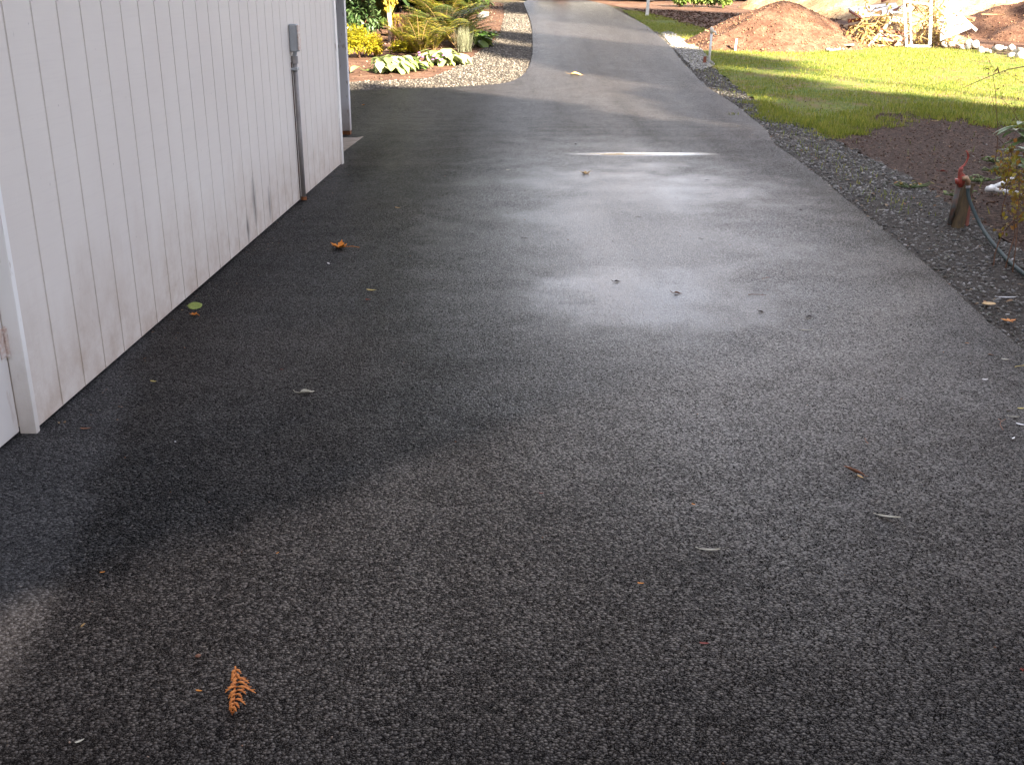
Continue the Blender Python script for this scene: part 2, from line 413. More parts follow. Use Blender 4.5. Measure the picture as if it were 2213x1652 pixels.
M_STONE = island_mat('crushed_gravel', [(.035, .033, .029), (.07, .064, .056), (.11, .10, .088), (.16, .148, .132), (.09, .07, .05), (.06, .06, .056), (.34, .32, .30), (.10, .10, .075), (.05, .042, .036)], .55)
M_STRIP = island_mat('tan_grey_gravel', [(.045, .042, .038), (.09, .08, .07), (.13, .115, .10), (.17, .15, .13), (.10, .08, .06), (.28, .25, .22)], .6)
M_PALEST = island_mat('pale_gravel', [(.16, .145, .13), (.25, .24, .22), (.35, .33, .30), (.45, .43, .40)], .7)
M_CLOD = island_mat('soil_clods', [(.046, .025, .017), (.066, .037, .025), (.10, .058, .040), (.075, .042, .029), (.095, .075, .055), (.24, .18, .14)], .9, .1, over=.0)
M_CLODR = island_mat('pile_clods', [(.12, .058, .036), (.18, .095, .058), (.24, .14, .085), (.33, .22, .14)], .9, .1)
M_RUBBLE = island_mat('concrete_rubble', [(.42, .40, .36), (.58, .55, .50), (.50, .45, .38)], .85, .2, 40, .01)
M_GRASS = foliage('grass_blades', [(.12, .165, .018), (.20, .245, .028), (.31, .33, .045), (.48, .41, .09)], .5, .35)

# --- built things
k = NT('painted_siding')
v = k.obj(); fine = k.noise(k.obj((6, 6, 1)), 18, 5)
sp3 = k.n('ShaderNodeSeparateXYZ'); k.l(k.obj(), sp3.inputs[0]); U_, Z_ = sp3.outputs[1], sp3.outputs[2]
c = k.mixc(k.ramp(k.noise(v, 1.4), [(.3, 0), (.7, 1)]), (.78, .735, .695), (.735, .685, .65))
c = k.mixc(k.math('MULTIPLY', k.ramp(k.noise(k.obj((1, .5, 14)), 7, 4), [(.5, 0), (.75, 1)]), .12), c, (.55, .50, .50))
low = k.ramp(k.math('ADD', Z_, k.math('MULTIPLY', k.noise(k.obj((1, 2.2, .7)), 2.2, 5, .65), .75)), [(.34, 1), (.92, 0)])
grime = k.math('MULTIPLY', low, k.ramp(k.noise(v, 9, 7, .7), [(.3, .2), (.65, 1)]))
c = k.mixc(k.math('MULTIPLY', grime, .75), c, (.42, .31, .24))
def smudge(u, z, ru, rz):
    a = k.math('DIVIDE', k.math('SUBTRACT', U_, u), ru); b = k.math('DIVIDE', k.math('SUBTRACT', Z_, z), rz)
    r = k.math('SQRT', k.math('ADD', k.math('MULTIPLY', a, a), k.math('MULTIPLY', b, b)))
    return k.ramp(k.math('ADD', r, k.math('MULTIPLY', k.noise(k.obj((1, 4, 1)), 9, 5, .7), .8)), [(.45, 1), (1.05, 0)])
mold = k.math('MAXIMUM', smudge(3.05, .25, .10, .30), k.math('MAXIMUM', smudge(3.42, .16, .07, .22), smudge(2.86, .12, .08, .15)))
c = k.mixc(k.math('MULTIPLY', mold, .72), c, (.13, .125, .125))
pt = k.math('MULTIPLY', k.ramp(k.noise(k.obj((1, 1, 1)), 26, 2), [(.74, 0), (.78, 1)]), .45)
c = k.mixc(pt, c, (.35, .32, .31))
M_SIDING = k.set(c, .62, k.bump(k.noise(k.obj((3, 3, .35)), 60, 4), .22, .002, k.bump(k.noise(k.obj((1, 1, 9)), 12, 4), .10, .003)), .3)
def painted(name, base, dirt, amt=.6, rough=.5):
    k = NT(name); v = k.obj(); s = k.n('ShaderNodeSeparateXYZ'); k.l(v, s.inputs[0])
    low = k.ramp(k.math('ADD', s.outputs[2], k.math('MULTIPLY', k.noise(v, 6, 6, .7), .4)), [(.22, 1), (.6, 0)])
    c = k.mixc(k.math('MULTIPLY', low, amt), base, dirt)
    c = k.mixc(k.math('MULTIPLY', k.ramp(k.noise(k.obj((1, 1, .3)), 28, 4), [(.62, 0), (.68, 1)]), .5), c, dirt)
    return k.set(c, rough, k.bump(k.noise(k.obj((2, 2, .4)), 50), .2, .002), .4)
M_TRIM = painted('white_trim', (.92, .91, .905), (.45, .38, .33))
M_DOOR = painted('white_door', (.82, .80, .79), (.6, .52, .47), .35, .4)
M_POST = painted('grey_post', (.64, .66, .72), (.20, .13, .09), .8)
M_HINGE = simple('painted_hinge', (.78, .74, .72), (.62, .46, .40), 60, .5)
M_CONC = simple('concrete', (.34, .29, .24), (.24, .19, .15), 9, .85, .2, .5, .004)
M_RUST = simple('rust', (.30, .12, .05), (.14, .06, .035), 40, .85, .2, .6, .003)
M_GALV = simple('weathered_conduit', (.36, .34, .34), (.26, .24, .235), 14, .55, .4, .2, .001, metal=.15)
M_BOX = simple('grey_metal_box', (.42, .45, .49), (.36, .38, .41), 18, .45, .5, .15, .001, metal=.2)
M_ROOF = simple('asphalt_shingle', (.06, .055, .05), (.09, .085, .08), 30, .9)
M_DARK = simple('shaded_boards', (.16, .12, .09), (.10, .08, .06), 8, .8)
M_RED = simple('red_enamel', (.40, .06, .04), (.19, .045, .03), 45, .45, .5, .3, .001)
M_BRASS = simple('dull_brass', (.42, .26, .15), (.25, .15, .09), 60, .4, .5, .2, .001, metal=.4)
M_WOODP = simple('weathered_post_wood', (.095, .064, .032), (.055, .04, .024), 14, .8, .2, .6, .003, stretch=(4, 4, .5))
M_PIPE = simple('dark_steel_pipe', (.085, .09, .085), (.14, .07, .045), 22, .6, .4, .4, .002)
M_HOSE = simple('green_grey_hose', (.026, .045, .045), (.045, .055, .055), 20, .65, .25, .1, .001)
M_PVC = simple('white_plastic', (.74, .74, .73), (.58, .56, .52), 22, .4, .5, .1, .001)
M_BLACK = simple('black_rubber', (.02, .02, .02), None, 30, .6)
M_WOOD = simple('old_lumber', (.34, .20, .11), (.22, .12, .07), 8, .8, .2, .5, .003, stretch=(1, 6, 6))
M_REDWOOD = simple('red_brown_boards', (.22, .07, .045), (.14, .05, .035), 8, .8)
M_PALEW = simple('pale_painted_boards', (.74, .70, .62), (.60, .54, .45), 8, .7)
M_PINK = simple('faded_pink_panel', (.50, .34, .27), (.42, .27, .2), 6, .8)
M_BARK = simple('bark', (.11, .075, .05), (.055, .04, .03), 12, .9, .1, .9, .02, stretch=(3, 3, .5))
M_PALEBARK = simple('pale_bark', (.50, .42, .38), (.33, .25, .22), 14, .8)
M_TWIG = simple('brown_twig', (.15, .07, .04), (.09, .05, .03), 30, .8)
M_STRAW = simple('dry_stem', (.30, .20, .09), (.22, .13, .06), 30, .8)
M_CARW = simple('white_car_paint', (.80, .80, .80), (.78, .78, .78), 3, .2, .6, 0)
M_GLASS = simple('dark_window_glass', (.02, .022, .025), None, 3, .06, .8, 0)
M_TYRE = simple('tyre_rubber', (.025, .02, .02), None, 20, .8)
M_RIM = simple('dull_wheel_rim', (.35, .12, .10), (.2, .08, .07), 12, .4, .5, 0, metal=.4)
M_ROCK = simple('grey_rock', (.32, .30, .30), (.2, .19, .2), 9, .85, .2, .8, .01)
M_TAPE = simple('orange_stake_band', (.75, .45, .20), (.6, .33, .13), 10, .6)

# ------------------------------------------------------------ the setting
ground_me = MB()
ys = [-60, -30, -10, 0] + [i * .5 for i in range(1, 120)] + [62, 70, 90, 130, 200, 400]
xs = [-300, -60, -20, -8, -3, 0, 3, 8, 20, 60, 300]
vv = [(x, y, zt(y) - .03) for y in ys for x in xs]; nx = len(xs)
ff = [(j*nx+i, j*nx+i+1, (j+1)*nx+i+1, (j+1)*nx+i) for j in range(len(ys)-1) for i in range(nx-1)]
ground_me.add(vv, ff); ground_me.build('ground', M_GROUND, kind='structure')

# asphalt outline
right = [(2.3, -12), (2.0, 0), (2.02, 2.5)] + [tuple(G(x, y, .018)[:2]) for x, y in
        ((2213,755),(2110,672),(2050,612),(1950,530),(1850,448),(1762,375),(1722,345),(1672,309),(1655,280),(1608,242),(1572,215),(1532,190),(1500,160),(1472,130),(1448,100),(1420,75),(1390,52),(1338,24),(1302,8))] + [(2.0, 39.6), (.5, 41), (-2.5, 46), (-7, 52)]
left = [(-10, 47), (-4, 43.5), (-.9, 40.8), (.45, 38.6)] + [tuple(G(x, y, .018)[:2]) for x, y in
        ((1132,7),(1147,47),(1151,94),(1149,124),(1140,150),(1124,166),(1107,175),(1076,181),(1010,186),(950,189),(850,192),(756,195))] + [(-5, 15.7), (-12, 15.9)]
rl = smooth_line(right, 5); ll = smooth_line(left, 5)
rlw = [(x + (random.gauss(0, .004) if 1 < y < 30 else 0), y) for x, y in rl]
outline = rlw + ll + [(-12, -12)]
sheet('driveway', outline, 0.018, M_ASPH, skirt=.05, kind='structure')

# gravel strips
def off(x, y): return tuple(G(x, y)[:2])
vg_in = [(x - .25, y) for x, y in rl if 0 < y < 27]
vg_out = [(4.6, 0), (4.4, 4)] + [off(x, y) for x, y in ((2213, 545),(2120,480),(2050,440),(1990,395),(1900,352),(1830,312),(1778,290),(1710,255),(1640,219),(1605,198),(1570,170),(1535,142),(1500,105),(1478,88),(1440,72))]
verge = wobble(vg_in + vg_out[::-1], .03)
sheet('gravel_verge', verge, -.006, M_VERGE, kind='structure')
gl_out = [(x + .0, y) for x, y in ll if y < 38.5 and x > -6]
gl_in = [off(x, y) for x, y in ((1088,6),(1091,30),(1081,70),(1062,94),(1000,135),(973,152),(925,168),(870,172),(756,176))] + [(-6, 17.6)]
gstrip = [(x + .1, y - .1) for x, y in gl_out] + gl_in[::-1]
gstrip = wobble(gstrip, .02)
sheet('gravel_strip', gstrip, -.006, M_VERGE, kind='structure')
bed = [(x, y - .02) for x, y in gl_in] + [(-14, 18), (-14, 38), (-2, 39.5)]
bed = [off(1088, 6)] + bed[1:]
sheet('planting_bed', [(x + .15 if i < 5 else x, y - .15 if i < 10 else y) for i, (x, y) in enumerate(bed)], -.012, M_BARE, kind='structure')

# lawn and soil on the right
lawn = [off(x, y) for x, y in ((1345,22),(1392,53),(1428,76),(1447,73),(1462,90),(1500,105),(1535,142),(1570,170),(1605,198),(1640,222),(1700,250),(1750,275),(1775,282),(1790,266),(1870,268),(1885,246),(1950,247),(2010,243),(2060,252),(2110,262),(2160,266),(2213,258))] + [(9, 12.3), (15, 13), (16, 21.6), (11, 21.9)] + [off(x, y) for x, y in ((2210,122),(2100,108),(1990,100),(1830,104),(1700,98),(1590,80),(1500,55),(1440,38),(1390,26))]
lawn_w = [(x + .16 * math.sin(3.1 * x + 2.3 * y) + .09 * math.sin(7.7 * x - 3.9 * y), y + .22 * math.sin(2.6 * x + 1.1 * y) + .13 * math.sin(6.3 * x + 2.0) + .07 * math.sin(13 * x)) if y < 14.5 and x > 2.9 else (x, y) for x, y in wobble(lawn, .03)]
sheet('lawn', lawn_w, -.009, M_TURF, kind='structure')
soilp = [(4.35, 0)] + vg_out[1:15] + [(2.6, 13.2), (3.5, 14.8), (6, 14.5), (12, 14.5), (15, 9), (15, 0)]
sheet('soil_bed', wobble(soilp, .02), -.013, M_SOIL, kind='structure')
bare = [off(1330, 12), off(1392, 30), off(1500, 60), off(1590, 84), off(1830, 108), (8.5, 22.0), (16, 21.5), (40, 22), (40, 60), (-3, 60), (-1, 44), (2.5, 39)]
sheet('bare_dirt', bare, -.016, M_BARE, kind='structure')
pale = [off(x, y) for x, y in ((1428,72),(1445,68),(1475,84),(1512,104),(1545,140),(1530,149),(1500,151),(1468,118))]
pale2 = [off(x, y) for x, y in ((1735,62),(1835,70),(1850,105),(1790,112),(1770,100))]

# stones
def place(pts, dz=0.0): return np.stack([pts[:, 0], pts[:, 1], ztv(pts[:, 1]) + dz], 1)
def stuff_stones(name, mat, groups, label=None, cat='gravel', **kw):
    parts = [stones(place(p, dz), s, **kw) for p, s, dz in groups]
    V, Fc = joinVF(parts); o = mesh_obj(name, np_mesh(name, V, Fc), mat); tag(o, label, cat, kind='stuff'); return o
def size(n, a, b): return a + (b - a) * rng.random(n) ** 2
near = rand_in([p for p in verge if p[1] < 8.5] , 30000); near = near[near[:, 1] > 3.2]
far_ = rand_in([p for p in verge if p[1] >= 8.0], 15000)
spill = rand_in([(x - .05, y) for x, y in rl if 3 < y < 24] + [(x + .08, y) for x, y in rl if 3 < y < 24][::-1], 900)
spl2 = rand_in(soilp, 4200)
stuff_stones('verge_gravel', M_STONE, [(near, size(len(near), .007, .027), -.010), (far_, size(len(far_), .014, .040), -.012), (spill, size(len(spill), .008, .02), .012 if False else -.004), (spl2, size(len(spl2), .006, .024), -.014)], 'grey crushed gravel along the right edge of the driveway')
ls = rand_in(gstrip, 17000)
stuff_stones('strip_gravel', M_STRIP, [(ls, size(len(ls), .015, .045), -.012)], 'grey crushed gravel between planting bed and asphalt')
pg = rand_in(pale, 3800); pg2 = rand_in(pale2, 2600)
stuff_stones('pale_gravel', M_PALEST, [(pg, size(len(pg), .02, .05), .0), (pg2, size(len(pg2), .03, .09), .0)], 'pale sunlit gravel between driveway edge and lawn')
cl = rand_in(soilp, 38000); cl2 = rand_in(bed, 9000); cl3 = rand_in([off(1392, 30), off(1500, 60), off(1590, 84), (9, 30), (3.6, 34)], 2500)
stuff_stones('soil_clods', M_CLOD, [(cl, size(len(cl), .005, .024), -.014), (cl2, size(len(cl2), .015, .06), -.016), (cl3, size(len(cl3), .02, .09), -.02)], 'crumbs of dark soil and bark on the beds', 'soil')
lf1 = rand_in(verge, 1100); lf2 = rand_in(soilp, 7000); lf3 = rand_in([(-1.60, 3.4), (-1.35, 3.4), (-1.32, 9.4), (-1.50, 9.4)], 90)
lp_ = np.concatenate([place(lf1, .012), place(lf2, .004), place(lf3, .021)]); n_ = len(lp_)
V, Fc = scat(*leaf_shape(.5, .25, .2), lp_, np.stack([rng.normal(0, 1, n_), rng.normal(0, 1, n_), rng.normal(0, .15, n_)], 1), np.tile([0, 0, 1.], (n_, 1)) + rng.normal(0, .25, (n_, 3)), np.where(np.arange(n_) < n_ - 90, .010 + .030 * rng.random(n_) ** 1.8, rng.uniform(.006, .016, n_)))
M_LITTER = foliage('leaf_litter_mix', [(.16, .08, .04), (.30, .15, .06), (.10, .06, .04), (.34, .26, .16), (.20, .10, .05), (.30, .30, .26), (.12, .14, .05)], .7, .1)
o = mesh_obj('leaf_litter', np_mesh('leaf_litter', V, Fc), M_LITTER); tag(o, 'small dry leaf scraps strewn over gravel and dark soil at the right', 'leaf litter', kind='stuff')
# fine grit and tiny leaf crumbs scattered on the asphalt
gr = rand_in([(-1.4, 1.5), (1.9, 1.5), (2.1, 6), (2.3, 10), (.3, 14), (-1.3, 12)], 420)
V, Fc = stones(place(gr, .018), size(len(gr), .002, .007)); o = mesh_obj('grit', np_mesh('grit', V, Fc), island_mat('grit', [(.05, .045, .04), (.35, .33, .3), (.30, .12, .04), (.02, .02, .02), (.6, .58, .5)], .7))
tag(o, 'tiny pale grit and leaf crumbs scattered over the asphalt', 'grit', kind='stuff')

# grass blades
def blades(poly, n, h0, h1, w, dz=0.0, lean=.45, clump=0.0):
    p = rand_in(poly, n)
    if clump:
        q = np.sin(p[:, 0] * 2.1 + 1.3 * np.sin(p[:, 1] * 1.3)) * np.sin(p[:, 1] * 1.7 + 1.1 * np.sin(p[:, 0] * .9)) + rng.normal(0, .45, len(p))
        p = p[q > -clump]
    n = len(p); a = rng.uniform(0, 6.28, n)
    ax = np.stack([np.cos(a) * lean * rng.random(n), np.sin(a) * lean * rng.random(n), np.ones(n)], 1)
    up = np.stack([np.cos(a + 1.57), np.sin(a + 1.57), np.zeros(n)], 1)
    h = rng.uniform(h0, h1, n)
    S = (np.array([(-.5, 0, 0), (.5, 0, 0), (.32, .55, .06), (-.32, .55, .06), (0.05, 1, .22), (-.05, 1, .22)], float), np.array([(0, 1, 2, 3), (3, 2, 4, 5)]))
    return scat(S[0], S[1], place(p, dz), ax, up, np.stack([np.full(n, w) * rng.uniform(.7, 1.3, n), h, h], 1))
def edge_blades(n):
    """tufts thinning out from the lawn edge on to the bare soil"""
    ed = np.array([p for p in lawn_w if p[1] < 14.6 and 2.6 < p[0] < 9]); i = rng.integers(0, len(ed), 260); c = ed[i] + np.stack([rng.normal(0, .12, 260), -np.abs(rng.normal(0, .28, 260))], 1)
    j = rng.integers(0, 260, n); p = c[j] + rng.normal(0, .05, (n, 2)); a = rng.uniform(0, 6.28, n); l = .6 * rng.random(n)
    ax = np.stack([np.cos(a) * l, np.sin(a) * l, np.ones(n)], 1); up = np.stack([-np.sin(a), np.cos(a), np.zeros(n)], 1); h = rng.uniform(.02, .065, n)
    return scat(np.array([(-.5, 0, 0), (.5, 0, 0), (.32, .55, .06), (-.32, .55, .06), (0.05, 1, .22), (-.05, 1, .22)], float), np.array([(0, 1, 2, 3), (3, 2, 4, 5)]), place(p, -.012), ax, up, np.stack([np.full(n, .008), h, h], 1))
soiledge = [off(x, y) for x, y in ((1640,262),(1750,278),(1775,286),(1790,268),(1870,270),(1885,249),(2010,247),(2110,265),(2213,262),(2213,235),(2000,225),(1885,232),(1790,250),(1740,255),(1640,219))]
B = [blades(lawn_w, 150000, .016, .036, .0075, clump=.35), blades(lawn_w, 2500, .05, .09, .008), edge_blades(9000), blades(soiledge, 2500, .04, .085, .008),
     blades([p for p in soilp], 500, .03, .08, .006), blades([(x + .1, y) for x, y in rl if 7 < y < 30] + [(x + .5, y) for x, y in rl if 7 < y < 30][::-1], 900, .02, .05, .006)]
V, Fc = joinVF(B); o = mesh_obj('lawn_grass', np_mesh('lawn_grass', V, Fc), M_GRASS); tag(o, 'short green and yellowing grass covering the lawn', 'grass', kind='stuff')

# dirt mounds
def mound(name, mat, cx, cy, rxl, rxr, ryf, ryb, H, power=1.0, amp=.05, seed=0, nr=46, na=110, clods=0, rot=0, cmat=None, **k):
    rr = np.random.default_rng(seed); ph = rr.uniform(0, 6.28, (10, 3)); fr = rr.uniform(.8, 7, (10, 2)) * rr.choice([-1, 1], (10, 2))
    def hz(x, y, r):
        n = sum(np.sin(fr[i, 0] * x + fr[i, 1] * y + ph[i, 0]) / (1 + .35 * (abs(fr[i]).sum())) for i in range(10))
        n2 = np.sin(x * 23 + 5 * np.sin(y * 9)) * np.sin(y * 19 + 4 * np.sin(x * 11))
        return H * (1 - r) ** power * (1 - .07 * np.exp(-(r / .10) ** 2)) + amp * n * np.clip(r * (1.05 - r) * 3, 0, 1) + .012 * n2 * (r < .98)
    def pt(r, a):
        ca, sa = np.cos(a), np.sin(a); wob = 1 + .07 * np.sin(3 * a + ph[0, 1]) + .05 * np.sin(7 * a + ph[1, 1]) + .02 * np.sin(17 * a)
        x = cx + r * ca * np.where(ca > 0, rxr, rxl) * wob; y = cy + r * sa * np.where(sa > 0, ryb, ryf) * wob
        return np.stack([x, y, ztv(y) - .02 + hz(x, y, r)], -1)
    V = [pt(np.array([0.0]), np.array([0.0]))]
    A = np.linspace(0, 2 * np.pi, na, endpoint=False)
    for i in range(1, nr + 1): V.append(pt(np.full(na, i / nr), A))
    V = np.concatenate(V); m = MB(); fs = [(0, 1 + j, 1 + (j + 1) % na) for j in range(na)]
    for i in range(nr - 1):
        for j in range(na): a = 1 + i * na; fs.append((a + j, a + na + j, a + na + (j + 1) % na, a + (j + 1) % na))
    m.add(V.tolist(), fs); o = m.build(name, mat, smooth=True, **k)
    if clods:
        r = np.sqrt(rng.random(clods)) * 1.02; p = pt(np.clip(r, 0, 1), rng.uniform(0, 6.28, clods))
        V, Fc = stones(p, size(clods, .010, .052), sink=.3); c = mesh_obj('clods', np_mesh('clods', V, Fc), cmat or M_CLODR, parent=o); c['kind'] = 'stuff'
    return o
M_PILE = ground_mat('pile_earth', [(.095, .047, .031), (.145, .078, .052), (.20, .118, .08)], 4, .05)
M_BANK = ground_mat('bank_earth', [(.30, .18, .10), (.40, .27, .16), (.50, .37, .23)], 2, .05)
mound('dirt_pile', M_PILE, 5.42, 22.6, 2.05, 1.75, 1.45, 1.6, .93, .97, .035, 3, clods=2200, label='large conical heap of loose reddish brown soil on the lawn', cat='dirt pile')
mound('dirt_pile', M_PILE, 12.2, 25.0, 2.6, 4.5, 2.2, 3.0, .95, .9, .06, 8, clods=1800, label='low spread heap of brown soil right of the debris heap', cat='dirt pile')
mound('dirt_pile', M_CLODR, 4.35, 21.9, .62, .8, .35, .5, .16, .8, .03, 12, nr=20, na=60, clods=500, label='small spill of soil clods at left foot of large heap', cat='dirt pile')
mound('hillside', M_BANK, 15.6, 33.5, 7.9, 14, 8.5, 8, 2.4, .75, .12, 5, nr=60, na=160, clods=5000, kind='structure')

# ------------------------------------------------------------ garage on the left
A = Vector((-1.61, 3.356, 0)); GR = -math.atan2(.119, 6.113)
gar = empty('garage', A, GR, label='white garage with vertical grooved siding beside the driveway', cat='garage')
def siding(u0, u1, z0, z1, n0=0.0, pitch=.2038, phase=0.0):
    prof = []; u = u0; kk = math.ceil((u0 - phase) / pitch - 1e-6)
    prof.append((u0, n0)); 
    while True:
        gu = phase + kk * pitch; kk += 1
        if gu <= u0 + .01: continue
        if gu >= u1 - .01: break
        prof += [(gu - .0062, n0), (gu - .0045, n0 - .006), (gu + .0045, n0 - .006), (gu + .0062, n0)]
    prof.append((u1, n0)); m = MB(); n = len(prof)
    vs_ = [(nn, uu, z0) for uu, nn in prof] + [(nn, uu, z1) for uu, nn in prof]
    m.add(vs_, [(i, i + 1, n + i + 1, n + i) for i in range(n - 1)])
    m.add([(n0, u0, z0), (n0 - .09, u0, z0), (n0 - .09, u1, z0), (n0, u1, z0), (n0, u0, z1), (n0 - .09, u0, z1), (n0 - .09, u1, z1), (n0, u1, z1)], [(1, 0, 4, 5), (2, 1, 5, 6), (3, 2, 6, 7), (0, 1, 2, 3), (4, 7, 6, 5)])
    return m
siding(0, 6.04, .035, 2.6).build('wall', M_SIDING, gar)
siding(-7.0, -1.02, .035, 2.6).build('wall', M_SIDING, gar)
MB().box((-.075, -.93, .03), (-.050, -.030, 2.06)).box((-.0495, -.80, .25), (-.044, -.16, .9)).box((-.0495, -.80, 1.05), (-.044, -.16, 1.9)).build('door', M_DOOR, gar, bevel=.003)
door = [o for o in gar.children if o.name.startswith('door')][0]
def hinge(z):
    h = MB().box((-.0492, -.070, z - .048), (-.046, -.034, z + .048)); 
    for i in range(5):
        zz = z - .048 + i * .0192; h.tube([(-.041, -.033, zz + .0008), (-.041, -.033, zz + .0182)], .0065, 10)
    h.tube([(-.041, -.033, z - .052), (-.041, -.033, z + .053)], .0035, 8)
    h.build('hinge', M_HINGE, door)
hz_ = P(24, 750, 3.27).z
for z in (hz_, hz_ + .78, hz_ + 1.45): hinge(z)
MB().box((-.05, -.028, .008), (.006, .0, 2.6)).build('corner_trim', M_TRIM, gar, bevel=.002)
MB().box((-.055, -1.02, .008), (.006, -.93, 2.6)).build('corner_trim', M_TRIM, gar, bevel=.002)
MB().box((-.050, -.93, 2.06), (.004, -.028, 2.6)).build('door_header', M_TRIM, gar, bevel=.002)
MB().box((-.10, 6.04, .012), (.014, 6.125, 2.6)).build('corner_trim', M_TRIM, gar, bevel=.003)
MB().box((-5.9, 6.0, .0), (-.101, 6.10, 2.6)).build('partition', M_DARK, gar)
MB().box((-5.9, 7.95, .0), (-.36, 8.03, 2.6)).build('rear_wall', M_DARK, gar)
MB().box((-6, -7.0, .0), (-5.9, 8.03, 2.6)).build('side_wall', M_SIDING, gar)
MB().box((-5.9, -7.0, .0), (-.09, -6.9, 2.6)).build('end_wall', M_SIDING, gar)
pA = (gar.matrix_basis.inverted() @ G(738, 295)); pB = gar.matrix_basis.inverted() @ G(758, 295)
MB().box((pA.x, pA.y, .08), (pB.x, pA.y + .10, 2.6)).build('post', M_POST, gar, bevel=.004)
MB().box((pA.x + .004, pA.y + .004, .03), (pB.x - .004, pA.y + .09, .085)).build('post_foot', M_RUST, gar)
sA = gar.matrix_basis.inverted() @ G(742, 333); sB = gar.matrix_basis.inverted() @ G(786, 299)
MB().add([(-5.9, 6.1, .0), (sA.x - .02, 6.1, .0), (sB.x, sB.y, .0), (sB.x - .06, sB.y + .14, .0), (-5.9, sB.y + .2, .0),
          (-5.9, 6.1, .032), (sA.x - .02, 6.1, .032), (sB.x, sB.y, .040), (sB.x - .06, sB.y + .14, .040), (-5.9, sB.y + .2, .04)],
         [(4,3,2,1,0), (5,6,7,8,9), (0,1,6,5), (1,2,7,6), (2,3,8,7), (3,4,9,8), (4,0,5,9)]).build('concrete_slab', M_CONC, gar)
rf = MB(); rf.add([(.42, -7.4, 2.58), (.42, 8.3, 2.58), (-3.0, 8.3, 4.2), (-3.0, -7.4, 4.2), (.42, -7.4, 2.68), (.42, 8.3, 2.68), (-3.0, 8.3, 4.3), (-3.0, -7.4, 4.3), (-6.4, -7.4, 2.58), (-6.4, 8.3, 2.58), (-6.4, -7.4, 2.68), (-6.4, 8.3, 2.68)],
    [(0,3,2,1), (4,5,6,7), (0,1,5,4), (8,9,2,3), (10,7,6,11), (8,10,11,9), (0,4,7,3), (1,2,6,5), (3,7,10,8), (2,9,11,6)]).build('roof', M_ROOF, gar)
MB().box((.405, -7.4, 2.50), (.43, 8.3, 2.70)).build('fascia', M_TRIM, gar)

# conduit with outlet box
cb = gar.matrix_basis.inverted() @ G(645, 437)
con = empty('electrical_conduit', gar.matrix_basis @ Vector((0, cb.y, 0)), GR, label='grey conduit pipe with metal outlet box on white siding', cat='conduit')
py_ = lambda y, Y=8.0: P(632, y, 3.356 + cb.y).z
zb0, zb1, zc = py_(112), py_(52), py_(128)
MB().tube([(.022, 0, .02), (.022, 0, zc)], .0165, 12).build('pipe', M_GALV, con, smooth=True)
MB().box((.0, -.030, .03), (.006, -.018, zc - .02)).build('wire_channel', M_PIPE, con)
MB().tube([(.022, 0, zc - .03), (.022, 0, zc + .02)], .023, 12).build('coupling', M_GALV, con)
MB().tube([(.022, 0, zc + .02), (.030, 0, zb0 + .01)], .014, 10).build('nipple', M_BOX, con)
MB().box((.0, -.036, py_(152)), (.042, .036, py_(146))).build('strap', M_BOX, con, bevel=.002)
MB().tube([(.022, 0, .012), (.022, 0, .05)], .021, 12).build('foot_collar', M_RUST, con)
bx = MB().box((.002, -.040, zb0), (.056, .040, zb1)).build('outlet_box', M_BOX, con, bevel=.008)
MB().box((.0565, -.036, zb0 + .01), (.066, .036, zb1 - .006)).build('cover', M_HINGE, bx, bevel=.004)

# ------------------------------------------------------------ yard hydrant, hose, plastic frame
H0 = G(2063, 488); Y0 = H0.y
hyd = empty('yard_hydrant', H0, label='yard water hydrant with red handle beside wooden stub post', cat='water hydrant')
def HL(x, y, dy=0.0): return P(x, y, Y0 + dy) - H0
MB().tube([HL(2052, 486, .02), HL(2072, 398, .02)], .017, 10).build('standpipe', M_PIPE, hyd, smooth=True)
hd = MB().tube([HL(2076, 404), HL(2078, 392), HL(2078, 380), HL(2075, 372), HL(2077, 366), HL(2078, 362)], [.014, .026, .023, .013, .015, .011], 12)
hd.tube([HL(2070, 397), HL(2070, 386)], [.016, .018], 10)
hd.build('valve_head', M_RED, hyd, smooth=True)
MB().tube([HL(2080, 386, -.02), HL(2088, 385, -.03), HL(2092, 392, -.03), HL(2092, 400, -.03)], [.016, .018, .016, .013], 10).build('spout', M_BRASS, hyd, smooth=True)
MB().tube([HL(2076, 371), HL(2075, 365), HL(2078, 361), HL(2084, 357), HL(2089, 349), HL(2092, 341), HL(2092, 333), HL(2088, 325)], [.012, .010, .0075, .008, .007, .0075, .008, .005], 8, flat=.55).build('handle', M_RED, hyd, smooth=True)
for a, b in ((400, 402), (403.5, 406)): MB().tube([HL(2092, a, -.03), HL(2092, b, -.03)], .0145, 12).build('hose_clamp', M_GALV, hyd)
pf = empty('wooden_post', G(2068, 490), label='short leaning square wooden stub post behind the red handled hydrant', cat='post')
o = MB(); b0 = Vector((0, 0, -.03)); t0 = P(2090, 400, Y0 + .09) - pf.location; o.beam(b0, t0, .062, .062, (0, -1, 0)).build('timber', M_WOODP, pf, bevel=.004)
MB().beam(P(2078, 398, Y0 + .10) - pf.location, P(2106, 399, Y0 + .10) - pf.location, .03, .02).build('cleat', M_WOODP, pf, bevel=.002)
MB().beam(Vector((.085, .05, -.03)), P(2098, 404, Y0 + .15) - pf.location, .018, .018, (0, -1, 0)).build('stake', M_REDWOOD, pf)
hp = [P(2092, 404, Y0 - .03), P(2093, 425, Y0 - .05), P(2104, 455, Y0 - .12), P(2120, 488, Y0 - .25)] + [G(x, y, .012 + d) for x, y, d in ((2140, 518, .03), (2165, 548, .004), (2192, 575, .002), (2225, 600, .002), (2300, 650, .002), (2400, 690, .002))]
hp2 = []
